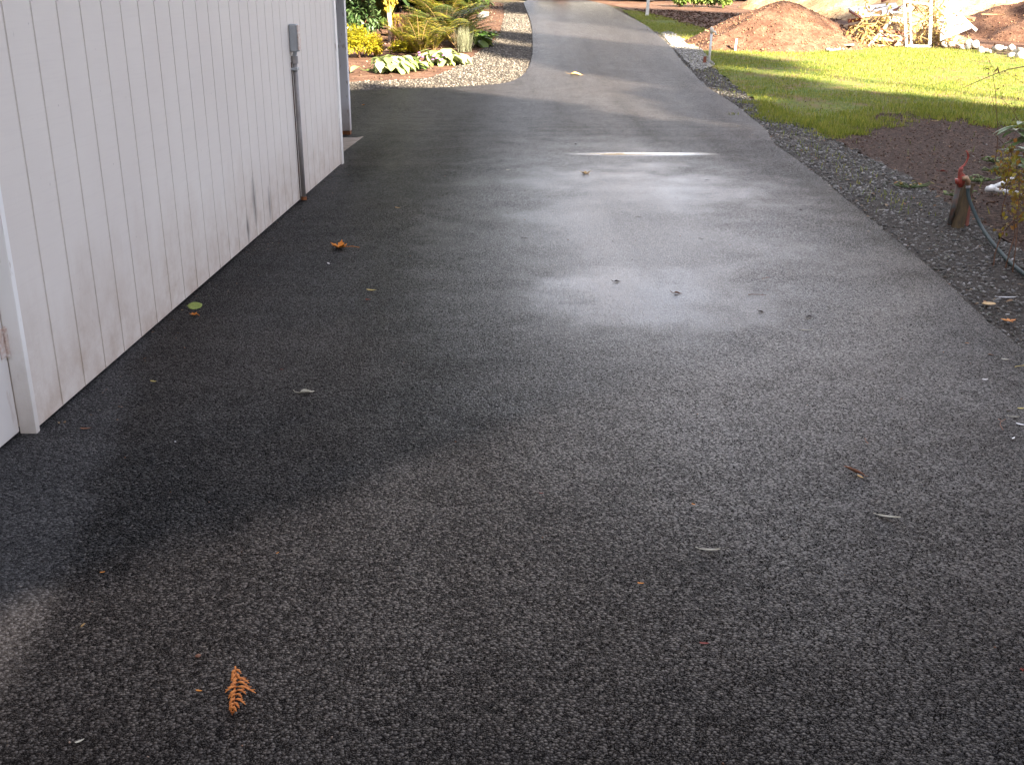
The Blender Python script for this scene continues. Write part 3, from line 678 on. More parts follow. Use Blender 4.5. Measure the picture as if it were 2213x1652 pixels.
for i in range(len(hp) - 1):
    p0, p1, p2, p3 = hp[max(i-1,0)], hp[i], hp[i+1], hp[min(i+2, len(hp)-1)]
    for kk in range(6):
        t = kk / 6; hp2.append(0.5 * ((2*p1) + (-p0+p2)*t + (2*p0-5*p1+4*p2-p3)*t*t + (-p0+3*p1-3*p2+p3)*t**3))
MB().tube(hp2 + [hp[-1]], .0115, 10).build('garden_hose', M_HOSE, smooth=True, label='green grey garden hose running from hydrant across the gravel', cat='hose')
pv = empty('plastic_pipe_frame', G(2135, 417), label='white plastic pipe frame lying on soil behind the hydrant', cat='pipe frame')
c0 = Vector((0, 0, .03)); e1 = G(2187, 387, .06) - pv.location; e2 = G(2240, 423, .035) - pv.location
MB().tube([c0, e1], .0155, 10).build('pipe', M_PVC, pv, smooth=True)
MB().tube([c0, e2], .0155, 10).build('pipe', M_PVC, pv, smooth=True)
MB().tube([c0 - e1.normalized() * .02, c0 + e1.normalized() * .06], .021, 10).tube([c0 - e2.normalized() * .015, c0 + e2.normalized() * .06], .021, 10).build('elbow', M_PVC, pv, smooth=True)
e3 = G(2215, 385, .10) - pv.location
MB().tube([e1, e3, G(2260, 380, .06) - pv.location], .0155, 10).build('pipe', M_PVC, pv, smooth=True)

# ------------------------------------------------------------ stakes
def stake(px, py, w, h, mats, label, lean=(0, 0), name='marker_stake', cat='stake', cap=None):
    o = empty(name, G(px, py), label=label, cat=cat); n = len(mats)
    for i, (nm, m, a, b) in enumerate(mats):
        p = Vector((lean[0] * a, lean[1] * a, h * a - (.05 if a == 0 else 0))); q = Vector((lean[0] * b, lean[1] * b, h * b))
        MB().beam(p, q, w, w * .6, (0, -1, 0)).build(nm, m, o, bevel=.003)
    return o
stake(1398, 34, .085, 1.1, [('lower_shaft', M_PVC, 0, .42), ('upper_band', M_TAPE, .421, 1.0)], 'white marker stake with orange top on far grass by driveway', (.06, 0))
wp = empty('standpipe', G(1532, 138), label='thin white standpipe with spigot at lawn edge before the heap', cat='standpipe')
MB().tube([(0, 0, -.02), (.015, 0, .50)], .022, 10).build('pipe', M_PVC, wp, smooth=True)
MB().tube([(.015, 0, .5), (.02, 0, .56), (.0, 0, .60)], [.03, .034, .02], 10).tube([(.02, 0, .54), (.07, -.04, .52), (.085, -.05, .47)], .016, 8).build('spigot', M_PALEW, wp, smooth=True)
MB().beam((-.075, .02, -.03), (-.07, .02, .12), .05, .03, (0, -1, 0)).build('footing_board', M_REDWOOD, wp)
stake(1588, 100 + 10, .035, .22, [('shaft', M_PALEW, 0, 1)], 'tiny pale stake standing in front of the soil heap', (.02, 0))

# ------------------------------------------------------------ parked cars
def car(x, y, z, label, L_=4.3, W=1.75, rz=0.0):
    o = empty('parked_car', (x, y, z), rz, label=label, cat='car', group='white cars parked beyond the dirt yard')
    r = .33; prof = [(-L_/2, .32), (-L_/2 - .02, .62), (-L_/2 + .08, .86), (-L_*.27, .93), (-L_*.12, 1.38), (L_*.20, 1.42), (L_*.38, 1.02), (L_/2 - .05, .92), (L_/2, .55), (L_/2 - .05, .30)]
    def arch(cx): return [(cx + (r + .06) * math.cos(t), max(.24, r + (r + .06) * math.sin(t))) for t in [math.pi * i / 8 for i in range(9)]]
    low = [(L_/2 - .1, .24)] + arch(L_ * .31) + arch(-L_ * .30) + [(-L_/2 + .1, .24)]
    pts = prof + low; n = len(pts); m = bmesh.new()
    a = [m.verts.new((p[0], -W/2 + (.12 if p[1] > 1 else 0), p[1])) for p in pts]; b = [m.verts.new((p[0], W/2 - (.12 if p[1] > 1 else 0), p[1])) for p in pts]
    m.faces.new(a[::-1]); m.faces.new(b)
    for i in range(n): m.faces.new((a[i], a[(i+1) % n], b[(i+1) % n], b[i]))
    bmesh.ops.triangulate(m, faces=[f for f in m.faces if len(f.verts) > 4]); bmesh.ops.recalc_face_normals(m, faces=m.faces[:])
    me = bpy.data.meshes.new('body'); m.to_mesh(me); m.free(); mesh_obj('body', me, M_CARW, o)
    for s in (-1, 1):
        yy = s * (W/2 - .055)
        MB().add([(-L_*.24, yy + s*.05, .95), (-L_*.12, yy - s*.04, 1.32), (L_*.17, yy - s*.04, 1.35), (L_*.33, yy + s*.05, .99)], [(0, 1, 2, 3)]).build('side_window', M_GLASS, o)
        for wx in (-L_ * .30, L_ * .31):
            w = MB().tube([(wx, s * (W/2 - .20), r), (wx, s * (W/2 - .005), r)], r, 24).build('wheel', M_TYRE, o)
            MB().tube([(wx, s * (W/2 - .004), r), (wx, s * (W/2 + .008), r)], r * .6, 20).build('rim', M_RIM, w)
        MB().box((L_/2 - .06, s*W*.36 - .12, .62), (L_/2 + .01, s*W*.36 + .12, .76)).build('headlight', M_PVC, o)
    return o
cz = lambda y: zt(y) - .016
q = G(1458, 4); car(q.x + .55, q.y + .9, cz(q.y + .9) , 'white parked car behind the green shrubs beyond the dirt yard', 4.4)
q = G(1395, 3); car(q.x - 1.5, q.y + 1.0, cz(q.y + 1), 'white parked car left of another at the end of the dirt yard', 4.2)
q = G(1620, 4); car(q.x + 1.5, q.y + 1.2, cz(q.y + 1.2), 'white parked car half hidden behind the dirt bank', 4.3)

# ------------------------------------------------------------ debris heap
GD = 'boards and pipes in the debris heap'
def D(x, y, Y): return P(x, y, Y)
def stick(name, a, b, w, t, mat, label, cat='board', up=(0, -1, 0), grp=GD):
    a = Vector(a); b = Vector(b); o = MB(); o.beam((0, 0, 0), b - a, w, t, up)
    me = o.build(name, mat, bevel=.004, label=label, cat=cat, group=grp); me.location = a; return me
def slab(name, pts, th, mat, label, cat='panel', grp=GD):
    p = [Vector(x) for x in pts]; n = (p[1] - p[0]).cross(p[3] - p[0]).normalized() * th; o0 = p[0]
    m = MB().add([x - o0 for x in p] + [x - o0 + n for x in p], [(3,2,1,0), (4,5,6,7), (0,1,5,4), (1,2,6,5), (2,3,7,6), (3,0,4,7)])
    o = m.build(name, mat, bevel=.004, label=label, cat=cat, group=grp); o.location = o0; return o
mound('debris_base', M_BANK, 8.1, 23.8, 1.4, 1.6, 1.1, 1.6, .62, .8, .08, 21, nr=26, na=70, clods=500, label='tan mound of earth and rubble under the debris heap', cat='rubble mound')
fr = empty('metal_frame', G(1984, 101), label='white upright frame with crossbars standing in the debris heap', cat='frame')
Yf = fr.location.y
for nm, a, b, w in (('upright', (1959, 102), (1952, -30), .05), ('upright', (1969, 99), (1966, -30), .035), ('upright', (2009, 101), (2013, -30), .06), ('crossbar', (1958, 101), (2011, 101), .06), ('crossbar', (1953, 3), (2012, 10), .04)):
    MB().beam(D(*a, Yf) - fr.location, D(*b, Yf) - fr.location, w, w * .7, (0, -1, 0)).build(nm, M_PVC, fr, bevel=.004)
stick('pole', D(1877, 100, 22.3), D(1952, 13, 22.7), .055, .04, M_PVC, 'white pole leaning right against the upright frame', 'pole')
slab('sheet_board', [D(1832, 20, 23.0), D(1862, 38, 22.2), D(1950, 30, 22.6), D(1935, 9, 23.6)], .03, M_PVC, 'white sheet board lying on top of the debris heap at left', 'board')
slab('sheet_board', [D(1834, 22, 22.75), D(1862, 40, 22.0), D(1864, 43, 22.02), D(1834, 27, 22.75)], .02, M_REDWOOD, 'dark ridged board edge under the white sheet at left', 'board')
slab('sheet_board', [D(2031, 90, 22.0), D(2098, 62, 22.3), D(2078, 30, 22.9), D(2030, 42, 22.7)], .03, M_PVC, 'large white sheet leaning at right end of the debris heap', 'board')
slab('panel', [D(1898, 88, 22.4), D(1948, 92, 22.4), D(1950, 80, 22.7), D(1900, 72, 22.7)], .02, M_PINK, 'faded pink panel low in the debris heap behind the pole', 'panel')
for i, (a, b, w, m, lb) in enumerate((((1833, 46), (1862, 42), .07, M_REDWOOD, 'red brown board end sticking out left of the heap, upper one'), ((1833, 60), (1870, 55), .08, M_REDWOOD, 'red brown board end sticking out left of the heap, lower one'),
        ((1896, 62), (1962, 74), .04, M_REDWOOD, 'thin dark rail above the pink panel'), ((1896, 79), (1958, 85), .035, M_REDWOOD, 'thin dark rail below the upper dark rail on the pink panel'),
        ((1872, 66), (1898, 62), .09, M_REDWOOD, 'short dark block left of the pink panel'), ((1860, 45), (1905, 24), .05, M_WOOD, 'brown plank under the white top sheet'),
        ((1908, 38), (1965, 46), .10, M_PALEW, 'broad pale plank across the middle of the heap'), ((1930, 24), (1960, 12), .06, M_REDWOOD, 'red board tilted up behind the leaning pole'),
        ((2020, 12), (2064, 52), .03, M_PALEW, 'pale thin lath slanting down behind the frame'), ((2066, 34), (2108, 40), .045, M_REDWOOD, 'dark red stick lying right of the white sheet'),
        ((2120, 31), (2172, 32), .02, M_WOOD, 'long thin brown stick lying on the tan bank'), ((2062, 22), (2110, 66), .05, M_PVC, 'white pole sloping down right past the leaning sheet'),
        ((2008, 96), (2040, 66), .02, M_WOOD, 'thin brown stick leaning between frame and white sheet'), ((1905, 2), (1925, -8), .08, M_REDWOOD, 'red brown board end at the top of the heap'),
        ((1866, 92), (1905, 100), .05, M_WOOD, 'brown plank lying at the front foot of the heap'), ((1905, 96), (1950, 98), .12, M_PINK, 'wide pinkish plank lying low before the panel'))):
    Y = 22.5 + .25 * math.sin(i * 2.1); stick('board' if 'stick' not in lb else 'stick', D(*a, Y), D(*b, Y + .15), w, .03, m, lb, 'board' if 'stick' not in lb else 'stick')
# tangled dry vines with yellow leaves
M_YLEAF = foliage('yellow_vine_leaves', [(.50, .36, .10), (.58, .46, .14), (.40, .32, .08), (.44, .26, .10)], .6, .4)
def vines(cx0, cx1, y0, y1, Y, n, seed, label):
    r = random.Random(seed); o = empty('vine_tangle', P((cx0 + cx1) / 2, y1, Y), label=label, cat='vine', group='dry vines over the debris'); m = MB(); lp = []
    for i in range(n):
        p = P(r.uniform(cx0, cx1), r.uniform(y0, y1), Y + r.uniform(-.3, .3)); pts = [p - o.location]; d = Vector((r.uniform(-1, 1), r.uniform(-.4, .4), r.uniform(-1, .8))).normalized()
        for j in range(6):
            p = p + d * .10; d = (d + Vector((r.uniform(-.5, .5), r.uniform(-.3, .3), r.uniform(-.6, .3)))).normalized(); pts.append(p - o.location); lp.append(p - o.location)
        m.tube(pts, [.011, .01, .009, .008, .006, .005, .003], 5)
    m.build('stem', M_STRAW, o); lp = np.array([list(p) for p in lp]); lp += rng.normal(0, .03, lp.shape); nn = len(lp)
    S = leaf_shape(.6); V, Fc = scat(S[0], S[1], lp, rng.normal(0, 1, (nn, 3)) - [0, 0, .4], rng.normal(0, 1, (nn, 3)), rng.uniform(.04, .09, nn)); mesh_obj('leaves', np_mesh('leaves', V, Fc), M_YLEAF, o)
vines(1868, 1925, 20, 70, 22.3, 26, 1, 'dry brown vine tangle under the white top sheet')
vines(1975, 2012, 5, 92, 22.4, 30, 2, 'yellow leaved vine tangle inside the upright frame')
vines(2014, 2032, 10, 90, 22.4, 26, 3, 'yellow vines hanging between frame and leaning white sheet')
vines(2040, 2095, 66, 96, 22.5, 14, 4, 'dry vines below the leaning white sheet')
vines(1846, 1890, 55, 98, 22.2, 16, 5, 'dry vines at the left foot of the debris heap')
# pale concrete lumps
r = random.Random(5)
for i in range(26):
    x = 2035 + (i % 13) * 14.5 + r.uniform(-5, 5); y = 96 + (x - 2035) * .15 + r.uniform(-12, 6); s = r.uniform(.10, .26)
    p = G(x, y); v_, f_ = stones(np.zeros((1, 3)), np.array([s]), jit=.13, flat=(.5, .9), sink=.2)
    me = np_mesh('concrete_lump', v_, f_); o = mesh_obj('concrete_lump', me, M_RUBBLE, label='pale broken concrete lump right of the debris heap, ' + ('behind the leaning white sheet end', 'between sheet and soil heap', 'near the right frame edge')[min(2, int((x - 2035) / 60))], cat='rubble', group='pale concrete lumps along the lawn edge'); o.location = p
slab('sheet_board', [G(1742, 68, .05), G(1838, 76, .05), G(1846, 97, .10), G(1790, 97, .06)], .02, M_PVC, 'flat white sheet lying on the ground right of the soil heap', 'board')

# ------------------------------------------------------------ planting bed
def leaves_np(pos, ax, up, sc, shape): return scat(shape[0], shape[1], pos, ax, up, sc)
S_ROUND = leaf_shape(.75, .15, .2); S_LONG = leaf_shape(.28, .15, .25); S_HOSTA = leaf_shape(.68, .10, .45, (.1, .8, 1.0, .85, .45, .0)); S_SMALL = leaf_shape(.55, .1, .1, (0, 1, 0)); S_NEEDLE = leaf_shape(.12, 0, .1, (.8, .9, 0))
def blob_pts(n, rx, ry, rz, zc, clumps=9, tight=.42, seed=0, shell=.5):
    rr = np.random.default_rng(seed); c = nrm(rr.normal(0, 1, (clumps, 3))) * rr.uniform(.45, 1, (clumps, 1)) ; c[:, 2] = np.abs(c[:, 2]) * 1.4 - .45
    k_ = rr.integers(0, clumps, n); d = nrm(rr.normal(0, 1, (n, 3))); p = c[k_] * .62 + d * tight * rr.uniform(shell, 1, (n, 1))
    out = nrm(d + .5 * p); p = p * [rx, ry, rz] + [0, 0, zc]; return p, out
def shrub(name, px, py, rx, rz, n, lsz, mat, label, cat='shrub', shape=S_ROUND, clumps=10, seed=0, ry=None, droop=-.1, stems=7, stemmat=None, tight=.42, group=None):
    o = empty(name, G(px, py), label=label, cat=cat, group=group); ry = ry or rx * .8
    p, out = blob_pts(n, rx, ry, rz, rz * .85, clumps, tight, seed); p[:, 2] = np.maximum(p[:, 2], .03)
    ax = out + rng.normal(0, .5, out.shape) + [0, 0, droop]; up = out * .3 + [0, 0, 1] + rng.normal(0, .35, out.shape)
    V, Fc = leaves_np(p, ax, up, lsz * rng.uniform(.6, 1.2, n), shape); mesh_obj('foliage', np_mesh('foliage', V, Fc), mat, o)
    m = MB(); r = random.Random(seed)
    for i in range(stems):
        q = Vector(p[r.randrange(n)]); m.tube([(r.uniform(-.03, .03), r.uniform(-.03, .03), -.02), q * .5 + Vector((0, 0, .03)), q], [.012 * rz + .004, .008 * rz + .003, .003], 5)
    m.build('stem', stemmat or M_TWIG, o); return o
def fern(px, py, n, L0, L1, mat, label, seed=0, upright=1.0, dz=0, bias=None):
    o = empty('fern', G(px, py), label=label, cat='fern', group='ferns in the planting bed'); r = random.Random(seed); m = MB(); LP = []; AX = []; UP = []; SC = []
    for i in range(n):
        a = 2 * math.pi * i / n + r.uniform(-.25, .25); L_ = r.uniform(L0, L1); el = r.uniform(.9, 1.35) * upright
        if bias is not None and r.random() < .6: a = bias + r.uniform(-.7, .7)
        p = Vector((0, 0, .02)); pts = [p]; d = Vector((math.cos(a) * math.cos(el), math.sin(a) * math.cos(el), math.sin(el)))
        st = 16
        for j in range(st):
            d = (d + Vector((math.cos(a) * .03, math.sin(a) * .03, -.055 * (j / st) * 1.5))).normalized(); p = p + d * L_ / st; pts.append(p)
            if j > 1:
                side_ = d.cross(Vector((0, 0, 1))).normalized(); w = L_ * .20 * math.sin(math.pi * min(1, (st - j + .6) / st) ** .8) + .01
                for s in (-1, 1):
                    for h in (0, .5): LP.append(p - d * h * L_ / st); AX.append(side_ * s + d * .45 + Vector((0, 0, -.1))); UP.append(Vector((0, 0, 1)) + d * .2); SC.append(w)
        m.tube(pts, [.005 * (1 - j / (st + 2)) + .0015 for j in range(st + 1)], 4)
    m.build('stem', M_STRAW, o); arr = lambda l: np.array([list(v) for v in l])
    sc = np.array(SC); V, Fc = scat(*leaf_shape(.20, .05, .15, (.9, 1, .6, 0)), arr(LP), arr(AX) + rng.normal(0, .06, (len(LP), 3)), arr(UP), np.stack([np.maximum(sc, .14), sc, sc], 1)); mesh_obj('fronds', np_mesh('fronds', V, Fc), mat, o); return o
def hosta(px, py, n, L0, mat, label, seed=0, cat='hosta', shape=S_HOSTA, el0=.25, el1=1.1, flowers=None, spread=.0):
    o = empty('hosta' if cat == 'hosta' else cat.replace(' ', '_'), G(px, py), label=label, cat=cat); r = np.random.default_rng(seed)
    a = r.uniform(0, 6.28, n); el = r.uniform(el0, el1, n); d = np.stack([np.cos(a) * np.cos(el), np.sin(a) * np.cos(el), np.sin(el)], 1)
    st = L0 * r.uniform(.4, 1.1, n); base = np.stack([r.normal(0, spread, n), r.normal(0, spread * .6, n), np.full(n, .02)], 1); pos = base + d * st[:, None]
    ax = np.stack([np.cos(a), np.sin(a), r.uniform(-.5, .25, n)], 1); up = np.tile([0, 0, 1.], (n, 1)) + .25 * d
    V, Fc = scat(shape[0], shape[1], pos, ax, up, L0 * r.uniform(.7, 1.15, n)); mesh_obj('leaves', np_mesh('leaves', V, Fc), mat, o)
    m = MB()
    for i in range(n): m.tube([(0, 0, -.004), base[i], pos[i]], [.004, .005, .003], 4)
    m.build('stem', M_STEMG, o)
    if flowers:
        r2 = random.Random(seed)
        for i in range(flowers):
            f = MB(); b = Vector((r2.uniform(.1, .55), r2.uniform(-.2, .1), r2.uniform(.12, .28)))
            for t in range(5):
                aa = t * 1.257; f.tube([b, b + Vector((math.cos(aa) * .022, math.sin(aa) * .022, .008))], [.004, .009], 5)
            f.build('flower', M_PURPLE, o)
    return o
def tuft(px, py, n, h, w, mat, label, seed=0, lean=.6, spread=.06, bw=.007):
    o = empty('grass_tuft', G(px, py), label=label, cat='grass tuft'); r = np.random.default_rng(seed); a = r.uniform(0, 6.28, n); l = lean * r.random(n)
    pos = np.stack([r.normal(0, spread, n), r.normal(0, spread, n), np.zeros(n)], 1); ax = np.stack([np.cos(a) * l, np.sin(a) * l, np.ones(n)], 1); up = np.stack([-np.cos(a), -np.sin(a), .5 * np.ones(n)], 1) * -1.0
    S = leaf_shape(1, 0, .35, (1, .9, .7, .4, .05)); hh = h * r.uniform(.6, 1.1, n)
    V, Fc = scat(S[0], S[1], pos, ax, up, np.stack([np.full(n, bw), hh, hh], 1)); mesh_obj('blades', np_mesh('blades', V, Fc), mat, o); return o
M_STEMG = simple('green_stem', (.10, .14, .04), None, 20, .6)
M_PURPLE = simple('purple_petals', (.35, .10, .38), None, 20, .6)
M_RHODO = foliage('rhododendron_leaves', [(.020, .050, .014), (.040, .085, .022), (.075, .12, .045), (.11, .16, .07)], .35, .15, .5)
M_YELLOW = foliage('yellow_green_leaves', [(.22, .22, .010), (.34, .30, .012), (.42, .34, .018), (.15, .17, .012)], .5, .4)
M_CYP = foliage('cypress_foliage', [(.035, .070, .010), (.075, .115, .014), (.12, .15, .02)], .6, .25)
M_GOLD = foliage('golden_twig_leaves', [(.30, .22, .02), (.42, .30, .03), (.22, .19, .03)], .5, .4)
M_FERN = foliage('fern_fronds', [(.11, .15, .02), (.20, .22, .025), (.33, .28, .035), (.42, .30, .04)], .5, .4)
M_FERND = foliage('dark_fern_fronds', [(.050, .085, .02), (.085, .12, .025), (.15, .16, .035)], .5, .3)
M_HOSTA = foliage('pale_hosta_leaves', [(.34, .40, .15), (.50, .53, .26), (.24, .34, .10), (.60, .60, .38)], .45, .3)
M_HOSTAG = foliage('green_hosta_leaves', [(.10, .17, .035), (.17, .24, .05), (.26, .30, .08)], .45, .3)
M_DKLEAF = foliage('deep_green_leaves', [(.028, .070, .014), (.055, .11, .022), (.10, .17, .04)], .4, .25)
M_GREYG = foliage('grey_green_blades', [(.16, .18, .10), (.24, .25, .16), (.32, .31, .22)], .6, .3)
M_REDG = foliage('russet_blades', [(.14, .055, .04), (.22, .10, .06), (.10, .06, .04), (.26, .16, .10)], .6, .3)
M_BUD = foliage('coral_bark_twigs', [(.28, .08, .05), (.35, .18, .06)], .6, .3)
# left to right, front to back
shrub('rhododendron', 772, 88, .62, .62, 1500, .13, M_RHODO, 'dark green rhododendron against the garage post', 'rhododendron', S_LONG, 14, 1)
shrub('rhododendron', 812, 60, .55, .80, 1300, .14, M_RHODO, 'tall dark rhododendron behind the yellow green shrub', 'rhododendron', S_LONG, 14, 2)
shrub('low_shrub', 776, 124, .46, .36, 3600, .045, M_YELLOW, 'bright yellow green shrub low by the garage post', 'shrub', S_SMALL, 16, 3)
shrub('low_shrub', 812, 122, .24, .22, 900, .05, M_GOLD, 'small pale yellow shrub right of the bright yellow green one', 'shrub', S_ROUND, 8, 4)
shrub('low_shrub', 880, 113, .34, .13, 700, .06, M_YELLOW, 'low yellow leafed plant at the foot of the thin pale trunk', 'shrub', S_ROUND, 8, 41)
def column(px, py, w, h, n, mat, label, seed):
    o = empty('cypress', G(px, py), label=label, cat='cypress'); r = np.random.default_rng(seed); z = r.random(n); rad = w * np.sin(np.pi * np.clip(z * .75 + .22, 0, 1)) * r.uniform(.6, 1.08, n); a = r.uniform(0, 6.28, n)
    rad *= 1 + .15 * np.sin(a * 5 + z * 14)
    p = np.stack([np.cos(a) * rad, np.sin(a) * rad, z * h + .03], 1); ax = np.stack([np.cos(a) * .4, np.sin(a) * .4, np.ones(n)], 1) + r.normal(0, .2, (n, 3)); up = np.stack([np.cos(a), np.sin(a), np.zeros(n)], 1)
    V, Fc = scat(*leaf_shape(.35, .1, .1, (.5, 1, .3)), p, ax, up, r.uniform(.07, .15, n)); mesh_obj('foliage', np_mesh('foliage', V, Fc), mat, o)
    MB().tube([(0, 0, -.03), (0, 0, h * .8)], [.04, .015], 7).build('trunk', M_BARK, o); return o
column(822, 62, .34, 2.4, 4200, M_CYP, 'columnar green cypress behind the pale trunked tree', 5)
# young tree with pale trunk and golden twigs
def young(px, py, label, seed, h=1.9, mat=None):
    o = empty('young_tree', G(px, py), label=label, cat='young tree'); r = random.Random(seed); m = MB()
    m.tube([(0, 0, -.03), (.0, 0, .35), (-.015, 0, .55)], [.050, .046, .042], 10).build('trunk', M_PALEBARK, o, smooth=True)
    tw = MB(); P_ = []
    for i in range(46):
        a = r.uniform(0, 6.28); sp_ = r.uniform(.05, .42); L_ = r.uniform(.6, 1.3) * h / 1.9; z0 = r.uniform(.35, .6)
        pts = [Vector((-.01, 0, z0)) + Vector((math.cos(a) * sp_ * t ** 1.2, math.sin(a) * sp_ * t ** 1.2, L_ * t)) for t in (0, .25, .5, .75, 1)]
        tw.tube(pts, [.013, .010, .008, .006, .003], 5); P_ += [pts[j].lerp(pts[j+1], r.random()) for j in (1, 2, 3, 3) for _ in range(5)]
    tw.build('branches', M_STRAW2, o); p = np.array([list(x) for x in P_]); n = len(p); p += rng.normal(0, .03, p.shape)
    V, Fc = scat(*S_ROUND, p, rng.normal(0, .6, (n, 3)) + [0, 0, .6], rng.normal(0, 1, (n, 3)), rng.uniform(.04, .085, n)); mesh_obj('foliage', np_mesh('foliage', V, Fc), mat or M_GOLD, o)
M_STRAW2 = simple('golden_bark', (.42, .30, .06), (.30, .2, .05), 20, .7)
young(844, 88, 'young tree with short pale trunk and golden upright twigs', 6)
shrub('low_shrub', 862, 78, .28, .30, 800, .07, M_GOLD, 'golden brown shrub right of the pale trunk', 'shrub', S_ROUND, 8, 7)
tuft(884, 92, 420, .55, 1, M_REDG, 'russet brown grass tuft between pale trunk and ferns', 8, .5, .14, .012)
fern(908, 130, 22, .70, 1.0, M_FERN, 'upright yellow fern with tall fronds in the middle of the bed', 9, 1.08)
fern(962, 92, 26, .95, 1.35, M_FERND, 'large dark arching fern behind the hostas', 10, .86)
fern(925, 45, 20, .9, 1.3, M_FERND, 'dark fern at the back of the bed', 11, .9)
fern(1000, 55, 18, .8, 1.15, M_FERND, 'dark fern near the back right of the bed', 13, .8)
fern(938, 116, 18, .50, .75, M_FERN, 'small bright yellow green fern right of the tall upright fern', 91, .95)
fern(985, 104, 20, .75, 1.05, M_FERN, 'wide arching yellow green fern above the broad pale hosta', 92, .8)
fern(872, 108, 15, .45, .65, M_FERN, 'small fern at the foot of the golden shrub', 93, .95)
fern(962, 70, 20, .9, 1.2, M_FERN, 'tall sunlit fern at the back centre of the bed', 94, 1.0)
shrub('low_shrub', 905, 84, .30, .34, 900, .07, M_YELLOW, 'yellow green shrub behind the tall upright fern', 'shrub', S_ROUND, 9, 95)
shrub('low_shrub', 1010, 88, .28, .20, 700, .06, M_HOSTAG, 'low green shrub left of the deep green leafy plant', 'shrub', S_ROUND, 9, 96)
hosta(848, 154, 120, .22, M_HOSTA, 'bright pale leafy clump nearest the gravel strip', 12, el0=.5, el1=1.3, spread=.16)
hosta(888, 150, 70, .13, M_HOSTAG, 'small green clump with purple flowers right of the pale clump', 14, 'flowering plant', S_ROUND, .3, 1.2, 14, .12)
hosta(960, 138, 60, .26, M_HOSTA, 'hosta with broad pale leaves in front of the grey tuft', 15, el0=.4, el1=1.25, spread=.08)
hosta(984, 138, 18, .16, M_HOSTAG, 'small narrow leaved plant right of the broad hosta', 151, 'small plant', S_LONG, .2, 1.0)
tuft(1004, 112, 520, .42, 1, M_GREYG, 'grey green grass tuft behind the broad hosta', 16, 1.1, .05, .006)
hosta(1032, 100, 22, .30, M_HOSTAG, 'large plant with big yellow green drooping leaves by the tuft', 17, 'large leaf plant', S_HOSTA, .3, 1.1)
hosta(1050, 82, 60, .15, M_DKLEAF, 'small deep green leafy plant near the gravel strip', 18, 'small plant', S_ROUND, .1, 1.2, None, .08)
hosta(1008, 60, 60, .16, M_REDPL if False else M_DKLEAF, 'low dark plant beside the grey rock', 19, 'small plant', S_LONG, .2, 1.2, None, .12)
hosta(1035, 12, 34, .30, M_HOSTAG, 'broad leaved green plant at the top of the bed', 20, 'large leaf plant', S_HOSTA, .2, 1.2, None, .08)
hosta(1020, 30, 30, .22, M_HOSTAG, 'light green leafy plant behind the grey rock', 201, 'large leaf plant', S_HOSTA, .2, 1.2, None, .06)
for i, (x, y, w, h, m, lb) in enumerate(((900, 40, .9, .8, M_RHODO, 'dark shrub behind the golden twigs at the back of bed'), (960, 28, 1.0, .85, M_DKLEAF, 'deep green shrub at the back centre of the bed'),
        (785, 30, 1.2, 1.1, M_RHODO, 'tall dark shrub at the back left of the bed'), (1000, 14, .7, .6, M_CYP, 'olive green shrub at the back right of the bed'), (860, 22, .9, 1.2, M_CYP, 'olive shrub filling the back of the bed behind the cypress'),
        (925, 10, 1.1, 1.3, M_DKLEAF, 'tall deep green shrub farthest back in the bed'))):
    shrub('back_shrub', x, y, w, h, 1700, .12, m, lb, 'shrub', S_LONG if m == M_RHODO else S_ROUND, 16, 30 + i)
rk = G(1042, 40); v_, f_ = stones(np.zeros((1, 3)), np.array([.42]), jit=.12, flat=(.45, .5)); o = mesh_obj('rock', np_mesh('rock', v_, f_), M_ROCK, label='grey rock on the soil at the right of the bed', cat='rock'); o.location = rk
# shrubs by the cars
for i, (x, w, lb) in enumerate(((1468, .34, 'small green shrub, leftmost of the row before the cars'), (1500, .42, 'larger green shrub in the middle of the row before the cars'), (1530, .4, 'green shrub third from left before the cars'), (1565, .30, 'small round shrub at the right of the row before the cars'))):
    shrub('round_shrub', x, 14 if i != 3 else 16, w, w * .85, 900, .09, M_HOSTAG, lb, 'shrub', S_ROUND, 9, 60 + i, group='shrubs planted before the cars')

